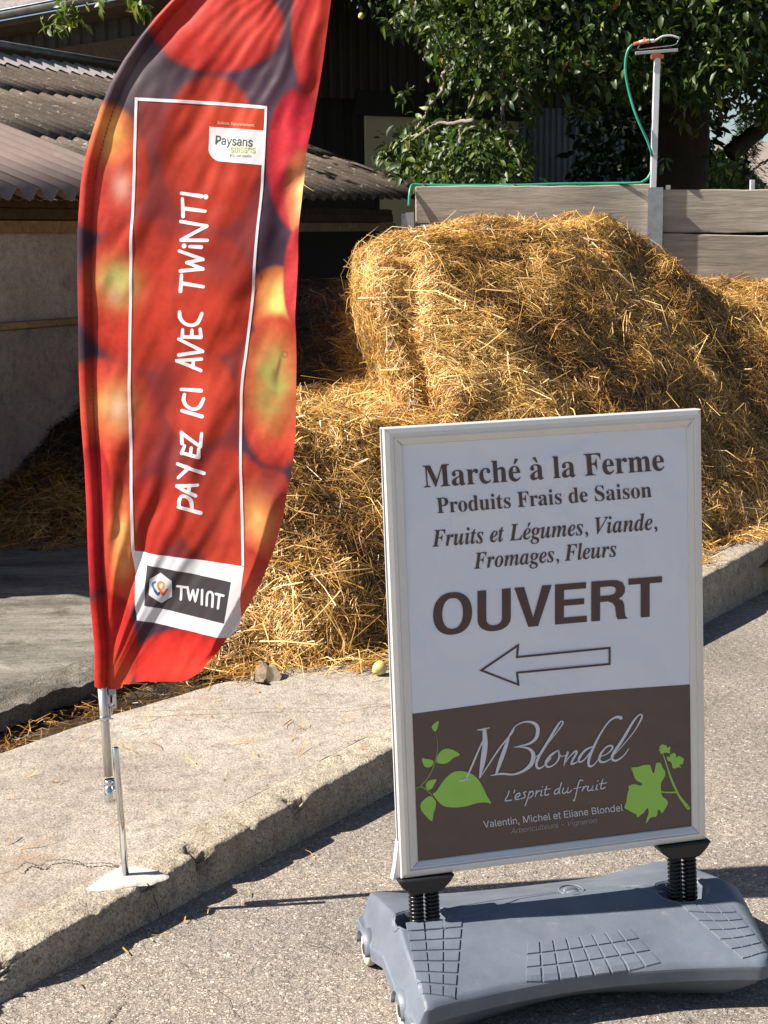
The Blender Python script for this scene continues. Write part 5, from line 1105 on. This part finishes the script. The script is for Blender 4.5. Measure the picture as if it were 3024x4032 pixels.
# brown band
bt = [s_ab(g5(*p)) for p in ((215, 216.5), (420, 189), (640, 160), (900, 131), (1100, 114), (1345, 97))]; ba = [p[0] for p in bt]; bb_ = [p[1] for p in bt]
b = MB(); b.grid(lambda u, v: (lambda a, t: sp(a, .026+(t-.026)*v, -.0074+wav(a, .026+(t-.026)*v)))(.034+(BW-.058)*u, float(np.interp(.034+(BW-.058)*u, ba, bb_))), 44, 30); b.build('printed_band', M['p_brown'], poster, True)
def ptext(s, style, p0, p1, cap, m, off=-.0066, **k):
    b = MB(); text_line(b, s, style, p0, p1, cap/1.0, ps(off), **k); words(b, M[m], poster)
ptext('Marché à la Ferme', 'b', g6(277, 430), g6(1243, 359), 88/1.0216, 'p_ink')
ptext('Produits Frais de Saison', 'b', g6(330, 533), g6(1192, 467), 61/1.0216, 'p_ink')
ptext('Fruits et Légumes, Viande,', 'bi', g6(310, 668), g6(1214, 597), 66/1.0216, 'p_ink')
ptext('Fromages, Fleurs', 'bi', g6(478, 757), g6(1053, 706), 64/1.0216, 'p_ink')
# OUVERT drawn letter by letter; local letter frame runs along the line, 0..1 in height
P0 = np.array(g6(312, 1024)); P1 = np.array(g6(1232, 944)); T0 = np.array(g6(312, 860)); T1 = np.array(g6(1232, 785))
def ov(u, v): return (P0+(P1-P0)*u)*(1-v)+(T0+(T1-T0)*u)*v
fo_ = ps(-.0066)
def ring(cx, w_, th, y0=-.02, y1=1.02, n=40, a0=0, a1=2*math.pi):
    o, i = [], []
    for k in range(n+1):
        a = a0+(a1-a0)*k/n; ex = 2.25; c, s = math.cos(a), math.sin(a); sc = (abs(c)**ex+abs(s)**ex)**(-1/ex)
        o.append((cx+w_/2*c*sc, (y0+y1)/2+(y1-y0)/2*s*sc)); i.append((cx+(w_/2-th)*c*sc, (y0+y1)/2+((y1-y0)/2-.145)*s*sc))
    return o, i
def letter(polys=[], rings=[]):
    b = MB(); f = lambda u, v: fo_(*ov(u, v))
    for p in polys: add_poly(b, p, f)
    for o, i in rings: V = [f(*q) for q in o]+[f(*q) for q in i]; n = len(o); b.add(V, [(k, k+1, n+k+1, n+k) for k in range(n-1)])
    b.build('letter', M['p_ink'], poster)
tx = .036
letter(rings=[ring(.0855, .171, .040)])
o, i = ring(.268, .146, .0385, -.025, .62, 24, math.pi, 2*math.pi)
letter([[(.195, .28), (.2335, .28), (.2335, 1), (.195, 1)], [(.3025, .28), (.341, .28), (.341, 1), (.3025, 1)]], [(o, i)])
letter([[(.357, 1), (.400, 1), (.4395, .22), (.479, 1), (.5205, 1), (.461, 0), (.418, 0)]])
letter([[(.535, 0), (.535, 1), (.670, 1), (.670, .845), (.574, .845), (.574, .60), (.662, .60), (.662, .45), (.574, .45), (.574, .155), (.674, .155), (.674, 0)]])
bw = [(.765, .845), (.785, .84), (.797, .80), (.801, .735), (.797, .67), (.785, .63), (.765, .62)]; bo = [(.77, 1), (.805, .985), (.829, .92), (.839, .80), (.839, .68), (.829, .58), (.812, .52)]
letter([[(.693, 0), (.693, 1), (.7315, 1), (.7315, 0)], [(.7315, .845), (.7315, 1), *bo[:1], *bo[1:4], (.801, .735), *bw[:3][::-1]], [(.7315, .47), (.7315, .62), *bw[4:][::-1], (.801, .735), *bo[3:], (.80, .47)], [(.79, .52), (.812, .52), (.829, .46), (.836, .36), (.838, .20), (.841, .07), (.852, 0), (.808, 0), (.801, .08), (.799, .22), (.796, .33), (.785, .42), (.765, .47)]])
letter([[(.854, 1), (1.0, 1), (1.0, .845), (.9465, .845), (.9465, 0), (.9075, 0), (.9075, .845), (.854, .845)]])
# hollow arrow
ar = [g6(497, 1165), g6(660, 1056), g6(655, 1107), g6(1027, 1070), g6(1027, 1143), g6(655, 1178), g6(661, 1229)]
b = MB(); Pn = [np.array(p) for p in ar]; n = len(Pn); c_ = []
for k in range(n):
    p, q, r2 = Pn[k-1], Pn[k], Pn[(k+1) % n]; d1 = nrm(q-p); d2 = nrm(r2-q); n1 = np.array([-d1[1], d1[0]]); n2 = np.array([-d2[1], d2[0]]); mtr = n1+n2; mtr = mtr/np.dot(mtr, n1); c_.append(q+mtr*8.0)
f = fo_; V = [f(*p) for p in Pn]+[f(*p) for p in c_]; b.add(V, [(k, (k+1) % n, n+(k+1) % n, n+k) for k in range(n)]); b.build('printed_arrow', M['p_ink'], poster)
# brand lettering in ribbon strokes
fb = ps(-.0056)
def strokes(name, m, sets, mp, sc, fn=None):
    b = MB()
    for pts, wd, n in sets: add_ribbon(b, [mp(*p) for p in pts], [w_/sc for w_ in (wd if hasattr(wd, '__len__') else [wd]*len(pts))], fn or fb, n)
    return b.build(name, M[m], poster)
MBs = [('M', [([(355, 511), (395, 503), (435, 496)], [5, 10, 6], 4), ([(405, 498), (440, 420), (500, 280), (545, 185)], [10, 13, 11, 7], 6), ([(482, 162), (520, 158), (566, 147)], [5, 12, 5], 4), ([(530, 160), (535, 260), (520, 380), (498, 488)], [26, 36, 34, 8], 6), ([(500, 490), (560, 400), (640, 280), (718, 185), (735, 150)], [5, 9, 11, 10, 5], 6)]),
       ('B', [([(700, 205), (672, 290), (640, 380), (612, 462)], [12, 26, 26, 14], 6), ([(690, 215), (740, 140), (810, 108), (870, 118), (895, 155), (885, 215), (840, 255), (775, 272), (732, 282)], [5, 7, 10, 20, 26, 22, 14, 8, 4], 6), ([(732, 282), (790, 280), (840, 295), (865, 335), (850, 395), (800, 440), (730, 466), (650, 462), (574, 474)], [4, 8, 18, 28, 28, 18, 12, 14, 5], 6)]),
       ('l', [([(880, 350), (920, 310), (1000, 210), (1060, 130), (1066, 108), (1050, 108), (1020, 150), (960, 250), (905, 340), (885, 395), (900, 425), (940, 405), (985, 355)], [5, 6, 6, 10, 9, 10, 16, 17, 18, 17, 14, 8, 6], 6)]),
       ('o', [([(1035, 300), (985, 335), (950, 385), (965, 415), (1010, 395), (1040, 350), (1035, 300), (1050, 340), (1090, 335)], [7, 15, 17, 12, 9, 12, 12, 7, 5], 6)]), ('n', [([(1090, 320), (1100, 315), (1085, 355), (1072, 405)], [6, 13, 13, 6], 5), ([(1075, 395), (1110, 345), (1150, 308), (1158, 320), (1130, 370), (1125, 395), (1160, 380), (1190, 345)], [5, 7, 13, 14, 14, 13, 8, 5], 6)]),
       ('d', [([(1275, 275), (1225, 295), (1180, 345), (1175, 378), (1205, 370), (1250, 315), (1285, 260)], [8, 13, 16, 14, 9, 8, 7], 6), ([(1458, 80), (1430, 75), (1380, 105), (1320, 190), (1265, 300), (1240, 370), (1245, 408), (1275, 400), (1315, 350)], [26, 16, 10, 12, 17, 18, 16, 9, 6], 6)]), ('e', [([(1315, 345), (1365, 325), (1400, 290), (1395, 270), (1360, 280), (1320, 330), (1315, 372), (1350, 380), (1410, 345)], [6, 7, 12, 13, 10, 15, 16, 11, 6], 6)]),
       ('l', [([(1405, 340), (1470, 270), (1550, 170), (1598, 85), (1600, 60), (1580, 62), (1540, 110), (1470, 230), (1410, 320), (1400, 360), (1430, 370), (1480, 335), (1512, 290)], [5, 6, 7, 12, 10, 9, 14, 18, 19, 17, 13, 8, 6], 6)])]
for nm, st in MBs: strokes('letter', 'p_light', st, gb, 1.728)
w5 = 7.5
LES = [[([(700, 578), (690, 610), (672, 645), (715, 640)], w5, 3)], [([(738, 572), (732, 590)], w5, 1)], [([(750, 622), (772, 608), (768, 592), (745, 608), (742, 635), (768, 632)], w5, 5)], [([(815, 582), (798, 592), (808, 608), (800, 625), (780, 630)], w5, 5)], [([(840, 580), (828, 620), (808, 678)], w5, 3), ([(832, 600), (858, 578), (862, 600), (845, 622), (826, 625)], w5, 5)],
       [([(885, 575), (878, 615)], w5, 2), ([(882, 600), (898, 578), (910, 578)], w5, 4)], [([(922, 572), (914, 608), (925, 608)], w5, 4), ([(926, 548), (926, 550)], w5*1.2, 1)], [([(955, 545), (942, 600), (958, 606), (970, 598)], w5, 5), ([(938, 568), (980, 562)], w5*.8, 1)],
       [([(1035, 560), (1012, 575), (1008, 598), (1030, 592), (1042, 562)], w5, 5), ([(1056, 520), (1040, 580), (1045, 596)], w5, 4)], [([(1070, 558), (1062, 585), (1075, 594), (1095, 575), (1102, 552)], w5, 5), ([(1102, 552), (1094, 585), (1108, 588), (1125, 572)], w5, 4)],
       [([(1200, 508), (1182, 505), (1168, 540), (1152, 610), (1142, 645), (1135, 638)], w5, 5), ([(1140, 562), (1188, 552)], w5*.8, 1)], [([(1205, 548), (1196, 578)], w5, 2), ([(1200, 570), (1218, 545), (1230, 548)], w5, 4)], [([(1240, 545), (1232, 568), (1246, 576), (1264, 560), (1270, 540)], w5, 5), ([(1270, 540), (1262, 570), (1275, 572)], w5, 4)], [([(1298, 536), (1290, 566), (1302, 568)], w5, 4), ([(1303, 508), (1303, 510)], w5*1.2, 1)], [([(1336, 498), (1322, 555), (1335, 562), (1352, 552)], w5, 5), ([(1312, 530), (1362, 522)], w5*.8, 1)]]
for st in LES: strokes('letter', 'p_light', st, gb, 1.728)
ptext('Valentin, Michel et Eliane Blondel', 'n', gb(527, 828), gb(1475, 712), 46/1.728, 'p_light', off=-.0056, font=INTER, bold=.0)
ptext('Arboriculteurs - Vigneron', 'n', gb(711, 866), gb(1297, 792), 34/1.728, 'p_grey', off=-.0056, font=INTER, shear=.25)
# printed leaves
def pleaf(name, m, pts, mp, n=5, off=-.0066, smooth=True):
    b = MB(); P = cr([mp(*p) for p in pts], n, True) if smooth else [mp(*p) for p in pts]; add_poly(b, P, ps(off)); b.build(name, M[m], poster)
pleaf('printed_leaf', 'p_green', [(180, 597), (205, 578), (250, 510), (300, 462), (350, 443), (420, 452), (478, 488), (520, 550), (548, 610), (577, 662), (540, 657), (480, 662), (400, 684), (320, 690), (250, 678), (205, 635)], gb)
pleaf('printed_leaf', 'p_green', [(205, 380), (215, 330), (245, 298), (285, 290), (330, 305), (363, 332), (320, 352), (280, 385), (240, 392)], gb); pleaf('printed_leaf', 'p_green', [(183, 375), (160, 362), (130, 358), (106, 353), (110, 385), (128, 412), (155, 416), (178, 400)], gb)
pleaf('printed_leaf', 'p_green', [(218, 101), (212, 140), (196, 172), (180, 160), (171, 140), (188, 118)], gb); pleaf('printed_leaf', 'p_green', [(140, 565), (131, 545), (138, 520), (165, 503), (205, 500), (190, 530), (175, 558), (155, 570)], gb); pleaf('printed_leaf', 'p_green', [(163, 612), (195, 640), (200, 680), (185, 730), (173, 782), (130, 745), (100, 705), (98, 665), (125, 632)], gb)
strokes('printed_stem', 'p_stem', [([(195, 180), (210, 250), (205, 330), (180, 420), (135, 500), (75, 560)], [2, 6, 8, 9, 9, 8], 6), ([(60, 562), (100, 548), (150, 580), (175, 610)], [10, 12, 10, 6], 5)], gb, 1.728, ps(-.0062))
pleaf('printed_vine_leaf', 'p_green', [(548, 985), (640, 975), (740, 945), (840, 938), (862, 975), (885, 1050), (905, 1072), (922, 1040), (940, 930), (960, 905), (1022, 912), (1045, 980), (1085, 1030), (1090, 1110), (1040, 1200), (1022, 1260), (1028, 1360), (1045, 1440), (1110, 1490), (1133, 1540), (1115, 1600), (1040, 1712), (1010, 1665), (975, 1655), (968, 1720), (945, 1765), (880, 1770), (830, 1815), (785, 1880), (795, 1800), (825, 1720), (822, 1645), (800, 1632), (760, 1690), (700, 1740), (650, 1778), (630, 1725), (560, 1695), (490, 1650), (440, 1622), (470, 1530), (488, 1400), (515, 1320), (500, 1285), (570, 1248), (640, 1255), (700, 1270), (722, 1255), (710, 1225), (640, 1190), (598, 1130), (580, 1060)], gv, 2)
pleaf('printed_vine_leaf', 'p_green', [(1000, 645), (1040, 608), (1112, 632), (1115, 668), (1170, 642), (1170, 700), (1150, 718), (1178, 735), (1160, 755), (1125, 745), (1090, 742), (1070, 755), (1040, 770), (1005, 745), (1015, 730), (978, 695), (1020, 688), (995, 665)], gv, 1, smooth=False)
pleaf('printed_vine_leaf', 'p_green', [(1112, 815), (1135, 805), (1165, 825), (1170, 775), (1195, 762), (1240, 742), (1262, 775), (1260, 825), (1315, 795), (1392, 842), (1380, 900), (1365, 930), (1310, 940), (1352, 980), (1300, 978), (1270, 985), (1250, 1000), (1205, 985), (1200, 925), (1180, 890), (1130, 870)], gv, 1, smooth=False)
strokes('printed_stem', 'p_green', [([(1060, 785), (1090, 870), (1140, 1020), (1170, 1120), (1250, 1310), (1330, 1460), (1460, 1625)], [14, 18, 22, 32, 34, 36, 60], 6), ([(1030, 1370), (1140, 1378), (1275, 1375)], [22, 20, 26], 4)], gv, 4.046, ps(-.0062))
strokes('printed_tendril', 'p_tendril', [([(1180, 700), (1235, 640), (1200, 560), (1120, 512), (1060, 525), (1050, 570), (1095, 575), (1090, 545)], 7, 6), ([(1235, 640), (1280, 602), (1335, 610), (1348, 650), (1310, 680), (1315, 655)], 7, 6)], gv, 4.046, ps(-.0064))

# ------------------------------------------------------------ sign base
Ba = nrm([.9712, .2375, 0]); Bc = np.array([Ba[1], -Ba[0], 0]); BO = BLc+Ba*.335; BO[2] = 0
def outline(s, t):
    """s 0..1 left-right, t -1..1 back-front, plan position (u, v)"""
    ul = -.371; ur = .408-.028*t+.012*(1-abs(t)); u = ul+(ur-ul)*s
    k = abs(2*s-1); vb = -.252-.028*k**2; vf = .188+.062*k**1.8
    e = max(0, (k-.88)/.12); shr = 1-.14*e**2.6
    v0 = (vf+vb)/2; v = v0+(vf-vb)/2*t*shr; return u, v
WELL = ((-.288, -.004), (.288, -.004))
def base_z(u, v, s, t, wells=True):
    k = abs(t); z = .100+.064*(1-k)**1.0+.006*(1-k*k)
    if k > .955: z -= .006*((k-.955)/.045)**2
    uc = -.338-.012*(t+1)/2
    if u < uc: z = max(.056, z-2.9*(uc-u))
    if u > .375: z -= .03*((u-.375)/.05)**1.6
    if t < 0: z += .016*math.exp(-((abs(u)-.33)/.09)**2)*k
    if wells:
        for cx, cy in WELL:
            d = math.hypot((u-cx)/.053, (v-cy)/.037)
            if d < 1.12: z -= .05*float(smooth01((1.12-d)/.22))
    return z
def BP(u, v, z): return BO+Ba*u+Bc*v+np.array([0, 0, z])
sb = bpy.data.objects.new('base', None); COL.objects.link(sb); sb.parent = sign
NS, NT = 190, 110; b = MB(); V = []
for j in range(NT+1):
    for i in range(NS+1):
        s, t = i/NS, -1+2*j/NT; u, v = outline(s, t); V.append(BP(u, v, base_z(u, v, s, t)))
b.add(V, [(j*(NS+1)+i, (j+1)*(NS+1)+i, (j+1)*(NS+1)+i+1, j*(NS+1)+i+1) for j in range(NT) for i in range(NS)])
ringp = [(i/NS, -1) for i in range(NS)]+[(1, -1+2*j/NT) for j in range(NT)]+[(1-i/NS, 1) for i in range(NS)]+[(0, 1-2*j/NT) for j in range(NT)]
ntop = len(b.v); b.build('water_base', M['base'], sign, True); b = MB(); V = []; lev = [(0, 0), (.0025, -.003), (.003, -.008), (.002, -.030), (-.006, -.034), (-.045, -.062), (-.080, None)]
for (o_, dz) in lev:
    for (s, t) in ringp:
        u, v = outline(s, t); z = base_z(u, v, s, t, False); cx_, cy_ = .01, -.02; L = math.hypot((u-cx_), (v-cy_)*1.5); du, dv = (u-cx_)/L, (v-cy_)*1.5/L
        zz = (z+dz) if dz is not None else .012
        V.append(BP(u+du*o_, v+dv*o_, max(.012, zz)))
n = len(ringp); b.add(V, [(l*n+k, l*n+(k+1) % n, (l+1)*n+(k+1) % n, (l+1)*n+k) for l in range(len(lev)-1) for k in range(n)]); b.add(V[-n:], [tuple(range(n))])
body = b.build('base_skirt', M['base'], sign, False)
bpy.data.objects.remove(sb)
# moulded tread squares, 2 mm proud of the body
def st_of(u, v):
    s, t = .5, 0.0
    for _ in range(12):
        uu_, vv_ = outline(s, t); s = min(1, max(0, s+(u-uu_)/.76)); t = min(1, max(-1, t+(v-vv_)/.23))
    return s, t
def uvF(x, y):
    z = .13
    for _ in range(25):
        p = on_z(x, y, z)-BO; u, v = float(p@Ba), float(p@Bc); s, t = st_of(u, v); z = .5*z+.5*base_z(u, v, s, t, False)
    return (u, v)
def treads(name, c, nu, nv, curve=0.0, gap=.0034):
    """c: tl,tr,br,bl in (u,v)"""
    c = [np.array(p) for p in c]; b = MB()
    W = lambda a, e: (c[0]*(1-a)+c[1]*a)*(1-e)+(c[3]*(1-a)+c[2]*a)*e+np.array([0, curve*math.sin(math.pi*min(1, a*.62))*1.0*(1-.2*e)])
    Lu = np.linalg.norm(c[1]-c[0]); Lv = np.linalg.norm(c[3]-c[0])
    for i in range(nu):
        for j in range(nv):
            a0, a1 = (i/nu+gap/2/Lu), ((i+1)/nu-gap/2/Lu); e0, e1 = (j/nv+gap/2/Lv), ((j+1)/nv-gap/2/Lv); V = []; m_ = 3
            for ins, h_ in ((0, -.001), (.0008, .0026)):
                for y in range(m_+1):
                    for x in range(m_+1):
                        q = W(a0+(a1-a0)*x/m_+ins/Lu*(1-2*x/m_), e0+(e1-e0)*y/m_+ins/Lv*(1-2*y/m_)); s, t = st_of(*q); V.append(BP(q[0], q[1], base_z(q[0], q[1], s, t, False)+h_))
            k = (m_+1)**2; F = [(k+y*(m_+1)+x, k+(y+1)*(m_+1)+x, k+(y+1)*(m_+1)+x+1, k+y*(m_+1)+x+1) for y in range(m_) for x in range(m_)]
            rg = [x for x in range(m_)]+[m_+y*(m_+1) for y in range(m_)]+[(m_+1)*m_+m_-x for x in range(m_)]+[(m_-y)*(m_+1) for y in range(m_)]
            F += [(rg[q_], rg[(q_+1) % len(rg)], k+rg[(q_+1) % len(rg)], k+rg[q_]) for q_ in range(len(rg))]; b.add(V, F)
    return b.build(name, M['base'], sign)
treads('tread_panel', [uvF(1594, 3634), uvF(1824, 3612), uvF(1793, 3944), uvF(1650, 3950)], 3, 7, .0)
treads('tread_panel', [uvF(2074, 3712), uvF(2478, 3654), uvF(2608, 3797), uvF(2067, 3874)], 8, 3)
treads('tread_panel', [uvF(2667, 3556), uvF(2872, 3556), uvF(3016, 3740), uvF(2926, 3780)], 3, 6, .010)
# filler plug in a round collar, with a long central spine
fc = (.052, -.052); s, t = st_of(*fc); z = base_z(*fc, s, t)
b = MB(); cu = [BP(fc[0]+.026*math.cos(a), fc[1]+.026*math.sin(a), z+.0035) for a in np.linspace(0, 2*math.pi, 33)]; b.tube(cu, .0022, 6, False); b.build('plug_collar', M['base'], sign, True)
b = MB(); b.grid(lambda u, v: BP(fc[0]+.0185*v*math.cos(2*math.pi*u), fc[1]+.0185*v*math.sin(2*math.pi*u), z+.001+.007*math.sqrt(max(0, 1-v*v))-.009*math.exp(-((v*math.sin(2*math.pi*u))/.25)**2)), 28, 8); b.tube([BP(*fc, z-.004), BP(*fc, z+.001)], .0185, 24, False); b.build('filler_plug', M['base'], sign, True)
def ridge(pts, r_=.0022, dz=.0012):
    P = cr(pts, 12); Q = []
    for p in P: s, t = st_of(p[0], p[1]); Q.append(BP(p[0], p[1], base_z(p[0], p[1], s, t, False)+dz-.0015))
    MB().tube(Q, r_, 6, False).build('moulded_ridge', M['base'], sign, True)
ridge([(-.235, .012), (-.15, -.005), (-.06, -.035), (.025, -.048)]); ridge([(.08, -.050), (.15, -.035), (.22, -.008), (.24, .0)]); ridge([(-.235, -.02), (-.15, -.045), (-.06, -.062), (.022, -.064)]); ridge([(.082, -.062), (.15, -.052), (.2, -.03), (.235, -.02)])
for cx, cy in WELL:
    b = MB(); Q = []
    for a in np.linspace(0, 2*math.pi, 41): u, v = cx+.064*math.cos(a), cy+.048*math.sin(a); s, t = st_of(u, v); Q.append(BP(u, v, base_z(u, v, s, t, False)+.0003))
    b.tube(Q, .0016, 6, False); b.build('well_rim', M['base'], sign, True)
# wheels at the left end
for (u, v, r_) in ((-.366, -.165, .036), (-.362, .125, .036)):
    wc = BP(u, v, .036); b = MB(); V = []; secw = [(.010, -.010), (.026, -.011), (.034, -.009), (.036, -.004), (.036, .004), (.034, .009), (.026, .011), (.010, .010)]; n = 28
    for k in range(n):
        a = 2*math.pi*k/n
        for rr, xx in secw: V.append(wc+Ba*xx+Bc*rr*math.cos(a)+np.array([0, 0, rr*math.sin(a)]))
    m_ = len(secw); b.add(V, [(k*m_+j, k*m_+(j+1) % m_, ((k+1) % n)*m_+(j+1) % m_, ((k+1) % n)*m_+j) for k in range(n) for j in range(m_)]); wh = b.build('wheel', M['tyre'], sign, True)
    MB().tube([wc-Ba*.0125, wc+Ba*.0125], .012, 12).build('wheel_hub', M['blackp'], wh)
    b = MB(); V = []
    for k in range(13):
        a = math.pi*k/12
        for xx in (-.018, .018): V.append(wc+Ba*xx+Bc*.043*math.cos(a)+np.array([0, 0, .043*math.sin(a)]))
    b.add(V, [(2*k, 2*k+1, 2*k+3, 2*k+2) for k in range(12)]); md = b.build('wheel_arch', M['base'], sign, True).modifiers.new('s', 'SOLIDIFY'); md.thickness = .004
# springs and brackets
for a_, sg in ((.033, 0), (.0665, 0), (BW-.0665, 1), (BW-.033, 1)):
    top = sp(a_, -.012, -.014); bot = BP(a_-.335, -.004+.010, .112); b = MB(); turns = 17; Q = []; ax = bot-top; e1 = nrm(np.cross(ax, [0, 1, 0])); e2 = nrm(np.cross(ax, e1))
    for k in range(turns*12+1): an = 2*math.pi*k/12; Q.append(top+ax*(k/(turns*12))+(e1*math.cos(an)+e2*math.sin(an))*.0132)
    b.tube(Q, .0031, 6); s_ = b.build('spring', M['blackm'], sign, True)
    MB().tube([top, bot], .0105, 12).build('spring_core', M['blackp'], s_)
for a0, a1, sgn in ((-.010, .112, 1), (BW-.112, BW+.010, -1)):
    b = MB(); V = []
    for o_ in (.012, -.040):
        for (a, bb__) in ((a0, .004), (a1, .004), (a1-.012, -.012), (a1-.030, -.028), (a0+.030, -.028), (a0+.010, -.012)): V.append(sp(a, bb__-.006, o_))
    b.add(V, [(0, 1, 2, 3, 4, 5), (11, 10, 9, 8, 7, 6)]+[(k, k+6, (k+1) % 6+6, (k+1) % 6) for k in range(6)]); b.build('spring_bracket', M['blackp'], sign, bevel=.004, seg=2)
b = MB(); b.add([sp(-.001, .0, -.006), sp(-.001, 0, -.028), sp(-.010, .02, -.028), sp(-.010, .02, -.006), sp(-.001, .075, -.006), sp(-.001, .075, -.028), sp(-.016, -.004, -.028), sp(-.016, -.004, -.006)], [(0, 1, 6, 7), (7, 6, 2, 3), (3, 2, 5, 4), (0, 7, 3, 4), (1, 5, 2, 6)]); b.build('side_bracket', M['frame'], sign)
